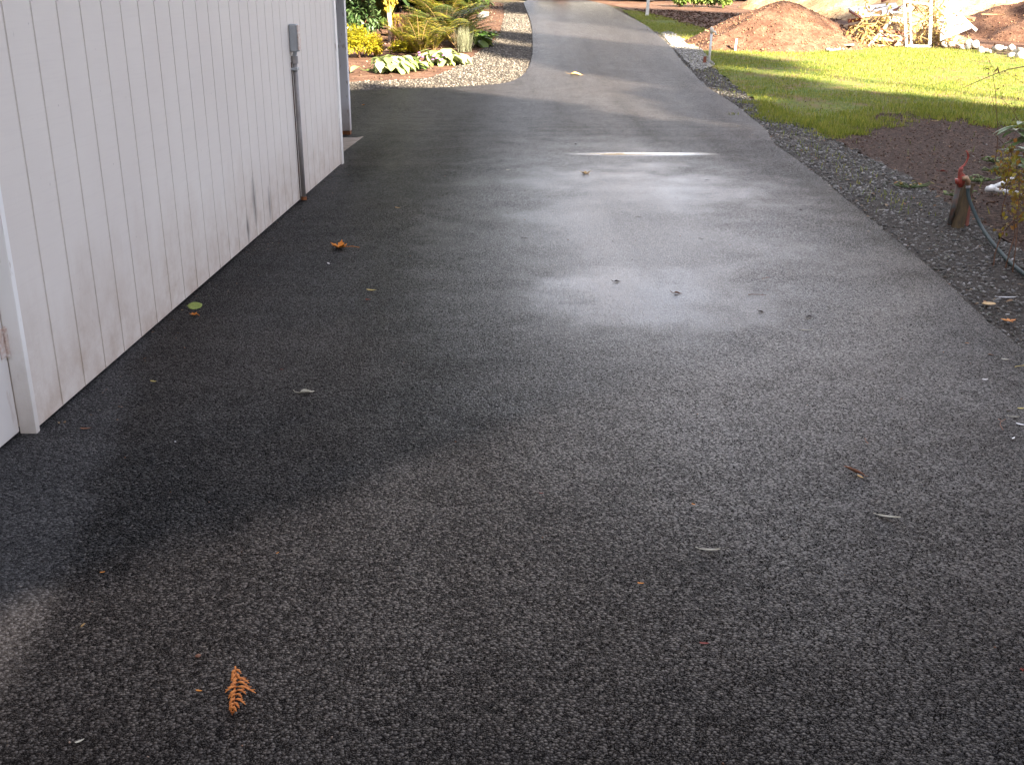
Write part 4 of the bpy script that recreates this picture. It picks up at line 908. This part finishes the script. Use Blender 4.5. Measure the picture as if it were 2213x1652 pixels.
# ------------------------------------------------------------ shrubs at the right edge
M_AUT = foliage('autumn_leaves', [(.30, .22, .02), (.40, .30, .03), (.16, .18, .03), (.35, .13, .03), (.22, .20, .03)], .5, .4)
M_BROWNL = foliage('dead_brown_leaves', [(.16, .07, .03), (.24, .10, .05), (.12, .06, .03)], .7, .2)
def twiggy(loc, label, stems, lmat, seed, lsize=.035, per=9, name='shrub', twmat=None, shape=S_ROUND, cat='shrub', lean=(0, 0)):
    o = empty(name, loc, label=label, cat=cat); m = MB(); r = random.Random(seed); LP = []
    for (ex, ey, ez) in stems:
        pts = []; bx_, by_ = r.gauss(0, .10), r.gauss(0, .10)
        for j in range(9):
            t = j / 8; pts.append(Vector((bx_ + ex * t ** 1.3 + r.gauss(0, .008), by_ + ey * t ** 1.3 + r.gauss(0, .008), ez * math.sin(t * 1.45) + (-.02 if j == 0 else 0))))
        m.tube(pts, [.0038 * (1 - .8 * j / 8) for j in range(9)], 5)
        for j in range(3, 9):
            for q in range(per // 3):
                d = Vector((r.uniform(-1, 1), r.uniform(-1, 1), r.uniform(-.5, .8))).normalized() * r.uniform(.03, .12); a = pts[j]; m.tube([a, a + d], [.002, .001], 3)
                for _ in range(3): LP.append(a + d * r.uniform(.4, 1.1) + Vector((r.gauss(0, .012), r.gauss(0, .012), r.gauss(0, .012))))
    m.build('branches', twmat or M_TWIG, o); p = np.array([list(x) for x in LP]); n = len(p)
    V, Fc = scat(shape[0], shape[1], p, rng.normal(0, .8, (n, 3)) - [0, 0, .2], rng.normal(0, .6, (n, 3)) + [0, 0, .8], lsize * rng.uniform(.5, 1.2, n)); mesh_obj('foliage', np_mesh('foliage', V, Fc), lmat, o); return o
# rhododendron cut by the frame edge
rh = empty('rhododendron', (3.98, 7.6, 0), label='rhododendron with pale green pointed leaves at the right edge', cat='rhododendron'); m = MB(); LP = []; AX = []
r = random.Random(4)
for (tx, ty, tz) in ((2196, 275, 7.35), (2218, 300, 7.3), (2190, 345, 7.2), (2220, 330, 7.4), (2240, 285, 7.3), (2245, 360, 7.2), (2215, 380, 7.3), (2260, 240, 7.5), (2300, 300, 7.3)):
    e = P(tx + 2, ty, tz) - rh.location; m.tube([(0, 0, 0), e * .5 + Vector((0, 0, .08)), e], [.014, .009, .005], 6)
    for q in range(11):
        a = q * 2.4; LP.append(e + Vector((0, 0, r.uniform(-.03, .02)))); AX.append(Vector((math.cos(a), math.sin(a), r.uniform(-.35, .35))))
M_RH2 = foliage('pale_rhododendron_leaves', [(.12, .19, .06), (.20, .27, .11), (.30, .36, .18), (.10, .17, .06)], .35, .25, .5)
m.build('branches', M_TWIG, rh); arr = lambda l: np.array([list(v) for v in l])
V, Fc = scat(*leaf_shape(.30, .18, .2), arr(LP), arr(AX), np.tile([0, 0, 1.], (len(LP), 1)), rng.uniform(.11, .19, len(LP))); mesh_obj('foliage', np_mesh('foliage', V, Fc), M_RH2, rh)
twiggy(G(2195, 590), 'thin autumn shrub with small yellow leaves rising by the hose', [(.04, .1, .50), (.10, 0, .42), (.02, .25, .55), (.14, .2, .50), (-.05, .1, .33), (.2, .1, .35)], M_AUT, 3, .028, 9)
twiggy(G(2210, 480), 'autumn shrub with orange and yellow leaves below the rhododendron', [(-.06, .1, .36), (.02, 0, .45), (.08, .2, .40), (.15, .05, .5), (-.02, .3, .30), (.2, .2, .4)], M_AUT, 5, .032, 12)
twiggy(Vector((4.55, 9.3, 0)), 'bare twiggy bush with curled brown leaves at the right edge', [(-.35, 0, .55), (-.45, .1, .80), (-.25, 0, .95), (-.5, -.1, .62), (-.15, .1, 1.0), (-.4, 0, .38), (0, 0, 1.1)], M_BROWNL, 6, .038, 5, twmat=M_TWIG, shape=S_LONG)
# arching branch
ab = empty('arching_branch', (4.9, 9.2, 0), label='thin bare branch arching over the lawn from the right edge', cat='branch')
MB().tube([Vector((0, 0, 0)), Vector((-.05, 0, .5))] + [P(x, y, 9.2) - ab.location for x, y in ((2260, 142), (2213, 144), (2180, 150), (2150, 160), (2120, 173), (2092, 185), (2075, 193))], [.008, .007, .006, .005, .0045, .004, .0035, .003, .0015], 6).build('stem', M_STRAW, ab)
V, Fc = scat(*S_LONG, arr([P(2156, 142, 9.2) - ab.location, P(2157, 146, 9.2) - ab.location, P(2154, 148, 9.2) - ab.location]), np.array([[0, 0, -1.], [.2, 0, -1], [-.3, 0, -.6]]), np.array([[1., 0, 0], [0, 1, 0], [1, 1, 0]]), np.array([.06, .05, .04])); mesh_obj('leaves', np_mesh('leaves', V, Fc), M_BROWNL, ab)
MB().tube([P(2156, 142, 9.2) - ab.location, P(2150, 160, 9.2) - ab.location], .0012, 4).build('twig', M_TWIG, ab)
# low weeds in the soil around the hydrant
for i, (x, y, lb) in enumerate(((2112, 392, 'small green weed just right of the hydrant head'), (2150, 350, 'green weed on dark soil above the plastic frame'), (2075, 455 - 30, 'weed sprouting left behind the hydrant'), (2160, 372, 'low weed beside the plastic pipe frame'), (1965, 405, 'yellowing weed on the gravel left of the hydrant'))):
    hosta(x, y, 16, .035, M_HOSTAG if i != 4 else M_AUT, lb, 70 + i, 'weed', S_ROUND, .2, 1.2, None, .06)

# ------------------------------------------------------------ fallen leaves on the drive
def lmat(name, a, b, rough=.6): return simple(name, a, b, 90, rough, .3, .3, .0008)
L_OR = lmat('orange_leaf', (.62, .25, .03), (.45, .13, .015)); L_TAN = lmat('tan_leaf', (.50, .34, .14), (.34, .20, .08)); L_PALE = lmat('pale_dry_leaf', (.52, .50, .42), (.36, .33, .25))
L_GRN = lmat('green_leaf', (.25, .30, .08), (.18, .22, .05)); L_YEL = lmat('yellow_leaf', (.55, .47, .15), (.38, .28, .08)); L_BRN = lmat('brown_leaf', (.22, .09, .045), (.13, .06, .035))
L_DRK = lmat('dark_wet_leaf', (.018, .012, .011), (.035, .018, .014), .35); L_RED = lmat('red_leaf', (.22, .035, .02), (.12, .025, .02)); L_WHT = lmat('bleached_leaf', (.72, .72, .74), (.6, .58, .56)); L_CED = lmat('cedar_orange', (.62, .22, .045), (.42, .13, .03))
def outline_leaf(outline, curl, th=.0006, rr=None, seg=5):
    """flat outline fanned from the midrib, curled up at the margins, given a thin solid body"""
    m = MB(); n = len(outline); V = [(0, 0, 0)]
    for i in range(1, seg + 1):
        t = i / seg
        for (x, y) in outline: V.append((x * t, y * t, curl(x * t, y * t)))
    fs = [(0, 1 + j, 1 + (j + 1) % n) for j in range(n)]
    for i in range(seg - 1):
        for j in range(n): a = 1 + i * n; fs.append((a + j, a + n + j, a + n + (j + 1) % n, a + (j + 1) % n))
    m.add(V, fs); return m
GL = 'fallen leaves on the driveway'
def fallen(kind, x, y, px, ang, mat, label, seed=0, lift=0.0, name='fallen_leaf', cat='leaf', grp=GL, on=.020, curlk=1.0):
    """px = size in photograph pixels at the place it lies"""
    q = G(x, y); depth = math.sqrt(q.x ** 2 + q.y ** 2 + 1.41 ** 2); s = px * depth / F; r = random.Random(seed + int(x))
    if kind == 'maple':
        ol = []
        for i in range(30):
            a = 2 * math.pi * i / 30; lobes = (.55 + .45 * abs(math.cos(a * 2.5)) ** 1.4) * (.92 + .12 * (-1) ** i)
            if abs(a - math.pi * 1.5) < .35: lobes *= .5
            ol.append((math.cos(a) * lobes * s * .5, math.sin(a) * lobes * s * .5))
        m = outline_leaf(ol, lambda X, Y: curlk * s * .9 * ((X / s) ** 2 * 1.2 + (Y / s) ** 2 * .9 + .25 * abs(math.sin(5 * math.atan2(Y, X + 1e-6))) * (X * X + Y * Y) / s ** 2))
        m.tube([(0, -.15 * s, .004), (.05 * s, -.6 * s, .008), (.02 * s, -.95 * s, .002)], [.0012, .0010, .0008], 5)
    elif kind == 'willow':
        w = .13; ol = [(s * .5 * math.cos(a), s * w * .5 * math.sin(a) * (1 if abs(math.cos(a)) < .85 else .7)) for a in [2 * math.pi * i / 22 for i in range(22)]]
        bend = r.uniform(.25, .45); m = outline_leaf([(X, Y + bend * X * X / s) for X, Y in ol], lambda X, Y: curlk * (abs(Y - bend * X * X / s) * .8 + .10 * s * (X / s + .5) ** 3))
        m.tube([(-s * .5, bend * s * .25, 0.001), (-s * .62, bend * s * .3, .003)], .0007, 4)
    elif kind == 'oval':
        ol = [(s * .5 * math.cos(a) * (1 + .04 * math.sin(5 * a)), s * .40 * math.sin(a) * (1 + .06 * math.cos(3 * a))) for a in [2 * math.pi * i / 22 for i in range(22)]]
        m = outline_leaf(ol, lambda X, Y: curlk * s * .5 * ((X / s) ** 2 * .3 + (Y / s) ** 2 * .8)); m.tube([(-.48 * s, 0, .002), (-.62 * s, .03 * s, .003)], .0009, 4)
    elif kind == 'slim':
        ol = [(s * .5 * math.cos(a), s * .15 * math.sin(a) * (1 - .3 * math.cos(a))) for a in [2 * math.pi * i / 18 for i in range(18)]]
        m = outline_leaf(ol, lambda X, Y: curlk * s * (1.2 * (Y / s) ** 2 + .35 * (X / s) ** 2))
    elif kind == 'curl':
        m = MB(); n = 12
        V = []
        for i in range(n + 1):
            t = i / n; w = s * .32 * math.sin(math.pi * (t * .9 + .05)) * (1 + .2 * math.sin(9 * t)); cx = (t - .5) * s; cz = .10 * s * math.sin(t * 5) + .06 * s
            for j in range(7):
                a = -2.0 + 4.0 * j / 6; V.append((cx + .03 * s * math.sin(7 * a), w * .55 * math.sin(a) , max(.0005, cz - w * .45 * math.cos(a))))
        m.add(V, [(i*7+j, i*7+j+1, (i+1)*7+j+1, (i+1)*7+j) for i in range(n) for j in range(6)]); m.tube([(-.48 * s, 0, .05 * s), (-.75 * s, .12 * s, .12 * s), (-.85 * s, .2 * s, .25 * s)], [.001, .0009, .0007], 4)
    elif kind == 'star':
        m = MB()
        for i in range(5):
            a = i * 1.25 + r.uniform(-.2, .2); L_ = s * .5 * r.uniform(.6, 1.1); d = Vector((math.cos(a), math.sin(a), 0)); w = Vector((-d.y, d.x, 0)) * L_ * .22
            z = r.uniform(.1, .5) * L_; m.add([(0, 0, .002), d * L_ * .5 + w + Vector((0, 0, z * .3 + .003)), d * L_ + Vector((0, 0, z)), d * L_ * .5 - w + Vector((0, 0, z * .5 + .003))], [(0, 1, 2, 3)])
        m.tube([(0, 0, .003), (-.2 * s, -.5 * s, .01)], .0009, 4)
    elif kind == 'twig':
        m = MB(); pts = [((t - .5) * s, .18 * s * math.sin(t * 2.6), .002 + .01 * s * math.sin(t * 8) ** 2) for t in [i / 8 for i in range(9)]]; m.tube(pts, [.0016 - .0001 * i for i in range(9)], 5)
        m.tube([pts[6], (pts[6][0] + .06 * s, pts[6][1] + .12 * s, .006)], .0009, 4)
    elif kind == 'bit':
        v_, f_ = stones(np.zeros((1, 3)), np.array([s]), jit=.2, flat=(.2, .35)); m = MB(); m.add(v_.tolist(), f_.tolist())
    elif kind == 'cedar':
        m = MB(); n = 11
        for i in range(n):
            t = i / (n - 1); y = (.5 - t) * s; x = .03 * s * math.sin(4 * t); L_ = s * .19 * (math.sin(math.pi * min(1, t * .95 + .12)) ** .6) * (1 - .5 * math.exp(-((t - .62) / .09) ** 2))
            for sg in (-1, 1):
                a = .85 + r.uniform(-.35, .35); L2 = L_ * r.uniform(.7, 1.4) * (1.25 if sg > 0 else .85)
                d = Vector((sg * math.cos(a), -math.sin(a), r.uniform(0, .25))) ; b = Vector((x, y, .003)); prev = b; pts = [b]
                for j in range(1, 5): pts.append(b + d * L2 * j / 4 + Vector((0, -.02 * s * (j / 4) ** 2, .03 * s * math.sin(j))))
                m.tube(pts, [.0028, .0042, .0036, .0026, .0009], 6, flat=.5)
                for j in (1, 2, 3):
                    for s2 in (-1, 1):
                        dd = (d + Vector((s2 * d.y, -s2 * d.x, 0)) * .6) * L2 * .26 * (1.2 - j * .2); m.tube([pts[j], pts[j] + dd], [.0028, .0008], 5, flat=.5)
        m.tube([(0, .58 * s, .006), (.01 * s, .4 * s, .004), (0, 0, .004), (0, -.5 * s, .003)], [.002, .0026, .002, .001], 6)
    o = m.build(name, mat, smooth=kind in ('willow', 'oval', 'slim', 'curl'), label=label, cat=cat, group=grp)
    if kind not in ('bit', 'cedar', 'twig'):
        sm = o.modifiers.new('thickness', 'SOLIDIFY'); sm.thickness = .0006
    o.location = (q.x, q.y, q.z + on + lift); o.rotation_euler = (.42 if kind == 'oval' and lift else 0, 0, ang); return o
fallen('maple', 735, 542, 44, 1.5, L_OR, 'large orange maple leaf curled up near the garage wall', 1)
fallen('oval', 423, 675, 29, .2, L_GRN, 'round green leaf lying near the garage wall', 2, curlk=.3, lift=.013)
fallen('maple', 420, 689, 17, 1, L_OR, 'small torn orange leaf just below the round green leaf', 3)
fallen('slim', 803, 635, 22, -.15, L_YEL, 'yellow slim leaf with pale rim on dark asphalt', 4)
fallen('slim', 711, 577, 13, -1.0, L_WHT, 'tiny bleached white leaf below the large maple leaf', 5)
fallen('star', 796, 657, 14, .2, L_RED, 'small dark red leaf scrap below the yellow slim leaf', 6)
fallen('curl', 664, 858, 32, .45, L_PALE, 'twisted pale dry leaf on the dark asphalt left of centre', 7)
fallen('slim', 333, 834, 15, -.3, L_YEL, 'small brownish yellow leaf near the near end of the siding', 8)
fallen('cedar', 509, 1512, 140, .22, L_CED, 'orange brown cedar sprig on the asphalt in the foreground', 9, name='cedar_sprig', cat='sprig', grp=None)
fallen('bit', 181, 1367, 11, .5, L_TAN, 'small tan seed scale at the lower left', 10, name='seed_scale', cat='seed scale')
fallen('slim', 432, 1508, 14, -.2, L_OR, 'tiny orange leaf scrap left of the cedar sprig', 11)
fallen('bit', 430, 1433, 13, 0, L_BRN, 'dull round brown pebble above left of the cedar sprig', 12, name='pebble', cat='pebble', grp=None)
fallen('slim', 224, 1250, 10, .3, L_OR, 'tiny orange scrap on the tan edge at left', 13)
fallen('slim', 601, 1208, 8, .9, L_OR, 'tiny orange scrap in the left middle of the foreground', 14)
fallen('willow', 1846, 1033, 46, 2.5, L_BRN, 'folded brown willow leaf right of centre', 15, curlk=2.2)
fallen('slim', 1858, 1042, 17, -1.1, L_TAN, 'paler tip piece lying against the folded brown leaf', 151)
fallen('willow', 1918, 1131, 48, -.45, L_PALE, 'long narrow pale willow leaf at right, the longer one', 16)
fallen('willow', 1532, 1203, 46, -.2, L_PALE, 'long narrow pale willow leaf right of the foreground centre', 17)
fallen('star', 1132, 523, 20, .3, L_DRK, 'dark star shaped leaf in the middle of the drive', 18)
fallen('curl', 1334, 616, 15, .4, L_DRK, 'dark curled leaf with raised stalk on the wet patch', 19)
fallen('curl', 1464, 642, 18, -.1, L_BRN, 'brown curled leaf on the wet patch right of the dark one', 20)
fallen('curl', 1645, 683, 14, -.8, L_DRK, 'small dark leaf right of the wet patch', 21)
fallen('curl', 1746, 693, 14, 2.6, L_DRK, 'small dark curled leaf farther right, beside pale scrap', 22)
fallen('willow', 1742, 723, 24, -.4, L_PALE, 'thin pale leaf scrap below the small dark curled leaf', 23)
fallen('twig', 1635, 647, 36, -.3, L_BRN, 'thin brown twig right of the wet patch', 24, name='twig', cat='twig', grp='twigs on the driveway')
fallen('slim', 1515, 522, 14, -.5, L_DRK, 'thin dark leaf above the wet patch', 25)
fallen('twig', 1655, 610, 22, .5, L_BRN, 'short brown twig above the longer twig', 26, name='twig', cat='twig', grp='twigs on the driveway')
fallen('slim', 1380, 475, 14, 0, L_DRK, 'thin dark leaf in the centre of the bright sheen', 27)
fallen('bit', 1244, 316, 7, 0, L_DRK, 'dark scrap left above the glinting puddle', 28)
fallen('maple', 1265, 381, 24, .3, L_TAN, 'tan maple leaf below the glinting puddle', 29)
fallen('slim', 1098, 372, 11, .2, L_PALE, 'pale scrap near the centre left, far up the drive', 30)
fallen('slim', 1528, 394, 12, 0, L_DRK, 'small dark leaf right below the glinting puddle', 31)
fallen('bit', 1730, 459, 6, 0, L_DRK, 'dark speck near the right edge of the drive', 32)
fallen('slim', 860, 455, 14, -.4, L_TAN, 'small tan leaf between conduit and drive centre', 33)
fallen('star', 785, 231, 10, .4, L_OR, 'small orange leaf on the drive behind the garage', 34)
fallen('curl', 1247, 165, 28, 0, L_TAN, 'tan curled leaf far up the drive', 35)
fallen('willow', 1905, 457 , 0.1 + 16, .2, L_PALE, 'pale leaf on the gravel edge left of the hydrant', 36, on=.01)
fallen('oval', 2137, 661, 26, .2, L_TAN, 'tan oval leaf on the gravel at the right edge', 37, on=.012, curlk=.6)
fallen('willow', 2175, 649, 34, -.35, L_WHT, 'pale pinkish narrow leaf on the gravel right of the tan one', 38, on=.012)
fallen('star', 2180, 700, 34, .3, L_OR, 'crumpled orange leaf on the gravel at the far right', 39, on=.012)
fallen('slim', 2060, 640, 12, 0, L_OR, 'small orange leaf scrap where gravel meets asphalt', 391, on=.012)
fallen('curl', 2040, 371, 18, .1, L_RED, 'reddish curled leaf on dark soil left of hydrant handle', 40, on=.0)
fallen('slim', 2020, 262, 16, .0, L_TAN, 'pale pink leaf at the lawn and soil boundary', 401, on=.0)
fallen('slim', 2204, 928, 18, -.6, L_WHT, 'white bleached leaf at the right edge of the drive', 41)
fallen('willow', 2190, 912, 20, -.3, L_PALE, 'thin pale leaf just above the white bleached leaf', 42)
fallen('slim', 2188, 958, 13, .8, L_WHT, 'tiny white crescent leaf below the bleached leaf', 43)
fallen('slim', 2205, 893, 16, .1, L_YEL, 'small cream leaf at the frame edge above the dark one', 431)
fallen('slim', 2180, 896, 16, .1, L_DRK, 'small dark red leaf left of the cream leaf', 432)
fallen('twig', 2172, 930, 62, 1.0, L_BRN, 'long curved reddish twig at the right edge of drive', 44, name='twig', cat='twig', grp='twigs on the driveway')
fallen('slim', 2127, 830, 13, .1, L_WHT, 'small silvery leaf near the right edge of the drive', 45)
fallen('slim', 2170, 786, 14, -.3, L_PALE, 'slender pale leaf near where asphalt meets gravel', 46)
fallen('twig', 2205, 803, 26, .1, L_YEL, 'short yellow twig at the right frame edge', 47, name='twig', cat='twig', grp='twigs on the driveway')
fallen('twig', 1874, 965, 26, 1.3, L_BRN, 'small bent brown twig above the folded brown leaf', 48, name='twig', cat='twig', grp='twigs on the driveway')
fallen('slim', 1521, 1405, 20, -.1, L_RED, 'dark red leaf scrap in the lower right foreground', 49)
fallen('slim', 1384, 1274, 14, -.1, L_OR, 'little orange flake below the left pale willow leaf', 50)
fallen('slim', 1498, 1102, 9, -.6, L_OR, 'little orange flake above the left pale willow leaf', 51)
fallen('star', 2206, 1465, 12, .6, L_RED, 'dark red scrap at the lower right frame edge', 52)
fallen('slim', 175, 1618, 18, .7, L_PALE, 'thin pale sliver at the lower left corner', 53)
fallen('slim', 1170, 1078, 9, 0, L_RED, 'tiny dark red flake in the middle of the foreground', 54)
fallen('bit', 380, 966, 7, 0, L_WHT, 'tiny white pebble near the end of the garage siding', 55, name='pebble', cat='pebble', grp=None)
fallen('slim', 610, 808, 7, 0, L_RED, 'tiny pinkish flake above the twisted pale leaf', 56)
fallen('slim', 187, 937, 22, .1, L_BRN, 'brown leaf scrap by the base of the door trim', 57)
fallen('slim', 1915, 458, 10, .1, L_WHT, 'white pebble like flake on the gravel edge', 58, on=.012)

# ------------------------------------------------------------ trees round the place (crowns above and beyond the frame)
M_CONIF = foliage('conifer_needles', [(.020, .042, .014), (.035, .065, .020), (.055, .085, .028)], .6, .1)
M_AUTT = foliage('autumn_tree_leaves', [(.40, .24, .03), (.55, .36, .05), (.30, .22, .04)], .6, .35)
def conifer_meshes(h, w, n, seed, base=.12):
    r = np.random.default_rng(seed); z = base + (1 - base) * r.random(n) ** 1.25 * .99; a = r.integers(0, 26, n) * .2417 * 4 + np.floor(z * 26) * 1.9 + r.normal(0, .16, n)
    rad = w * (1 - z) ** .8 * r.uniform(.15, 1.0, n) ** .6 * (1 + .25 * np.sin(np.floor(z * 26) * 2.3 + a * 2))
    p = np.stack([np.cos(a) * rad, np.sin(a) * rad, z * h - rad * .28], 1)
    ax = np.stack([np.cos(a), np.sin(a), r.uniform(-.7, -.05, n)], 1) + r.normal(0, .25, (n, 3)); up = np.tile([0, 0, 1.], (n, 1)) + r.normal(0, .3, (n, 3))
    V, Fc = scat(*leaf_shape(.55, .08, .25, (.5, 1, .25)), p, ax, up, r.uniform(.45, .95, n)); return V, Fc
CON = []
for i, (h, w) in enumerate(((1.0, .20), (1.0, .16), (1.0, .24), (1.0, .34))):
    V, Fc = conifer_meshes(15, 15 * w, 5200 if i < 3 else 1500, 40 + i, .12 if i < 3 else .84); me = np_mesh('crown', V, Fc); me.materials.append(M_CONIF)
    t = MB().tube([(0, 0, -.3), (0, 0, 3), (0.1, 0, 9), (0, 0, 14.6)], [.30, .25, .14, .03], 10); tm = bpy.data.meshes.new('trunk'); tm.from_pydata(t.v, [], t.f); tm.materials.append(M_BARK); CON.append((me, tm))
def conifer(x, y, h, i, label, grp, rz=0, ws=None):
    o = empty('conifer_tree', (x, y, zt(y) - .02), rz, label=label, cat='tree', group=grp); s = h / 15; me, tm = CON[i]
    for nm, d in (('crown', me), ('trunk', tm)):
        c = bpy.data.objects.new(nm, d); C.objects.link(c); c.parent = o; c.scale = (ws or max(s, .8), ws or max(s, .8), s)
GB = 'unseen conifers shading the driveway from behind'
for i, (x, y, h) in enumerate(((4.6, -6.0, 11.8), (7.6, -7.0, 14.2), (10.4, -6.0, 14.8), (13.6, -7.2, 14.6), (16.6, -6.2, 13.6), (19.6, -7.4, 14.8), (22.6, -6.4, 13.8), (25.8, -7.4, 14.2), (6.2, -9.0, 13.0), (9.1, -8.8, 16.6), (12.3, -9.4, 14.8), (15.2, -9.2, 15.2), (18.2, -9.6, 14.8), (3.4, -9, 11))):
    conifer(x, y, h, i % 3, 'conifer behind the viewer outside the photo, ' + str(round(h, 1)) + ' m tall', GB, i * 1.1)
for i, (x, y, h) in enumerate(((24.8, -12, 24.4), (24.0, -14, 23.8), (22.6, -12, 22.6), (33.0, -14, 31.5), (35.5, -15, 33.0))):  # unseen pines added, crowned high so their shade falls on strip and drive
    conifer(x, y, h, 3, 'tall unseen pine added behind the viewer, bare stemmed to place its shade, ' + str(round(h, 1)) + ' m tall', GB, i * 1.3, .72 if h < 25 else 1.6)
GF = 'conifers standing beyond the planting bed'
for i, (x, y, h) in enumerate(((-3.2, 27.5, 13), (-6.0, 24.5, 14), (-9.5, 23, 16), (-5.0, 32, 18), (-9.0, 31, 17), (-13.5, 26, 16), (-2.6, 36.0, 15), (-7, 40, 20), (-13, 36, 18), (-17, 30, 16))):
    conifer(x, y, h, (i + 1) % 3, 'tall dark conifer in the stand beyond the planting bed', GF, i * .7)
# lift the crowns nearest the bed so only trunks come into view
GRt = 'conifers beyond the dirt bank on the right'
for i, (x, y, h) in enumerate(((19, 38, 11), (23, 33, 12), (26, 27, 12), (16.5, 46, 12), (22, 44, 14), (29, 36, 15), (24, 18, 12), (21, 11, 10), (28, 9, 12))):
    conifer(x, y, h, i % 3, 'dark conifer beyond the dirt yard at the right', GRt, i * .9)
def broadleaf(x, y, h, w, n, mat, label, seed):
    o = empty('autumn_tree', (x, y, zt(y)), label=label, cat='tree'); m = MB(); r = random.Random(seed)
    m.tube([(0, 0, -.2), (.05, 0, h * .35), (0, .1, h * .6), (.1, 0, h * .9)], [.16, .12, .08, .02], 9)
    for i in range(12):
        a = i * 2.4; z = h * (.35 + .04 * i); m.tube([(0, 0, z), (math.cos(a) * w * .4, math.sin(a) * w * .4, z + h * .12), (math.cos(a) * w * .8, math.sin(a) * w * .8, z + h * .2)], [.06, .04, .01], 6)
    m.build('trunk', M_BARK, o); p, out_ = blob_pts(n, w, w, h * .42, h * .62, 18, .45, seed, .3)
    V, Fc = scat(*S_ROUND, p, out_ + rng.normal(0, .6, out_.shape), rng.normal(0, 1, out_.shape), .16 * rng.uniform(.7, 1.3, n)); mesh_obj('crown', np_mesh('crown', V, Fc), mat, o)
broadleaf(4.4, 45.0, 7.6, 2.6, 5000, M_AUTT, 'golden autumn tree beyond the parked cars', 5)
broadleaf(9.5, 47.0, 6.4, 2.4, 4500, M_AUTT, 'smaller golden autumn tree right of the other one', 9)
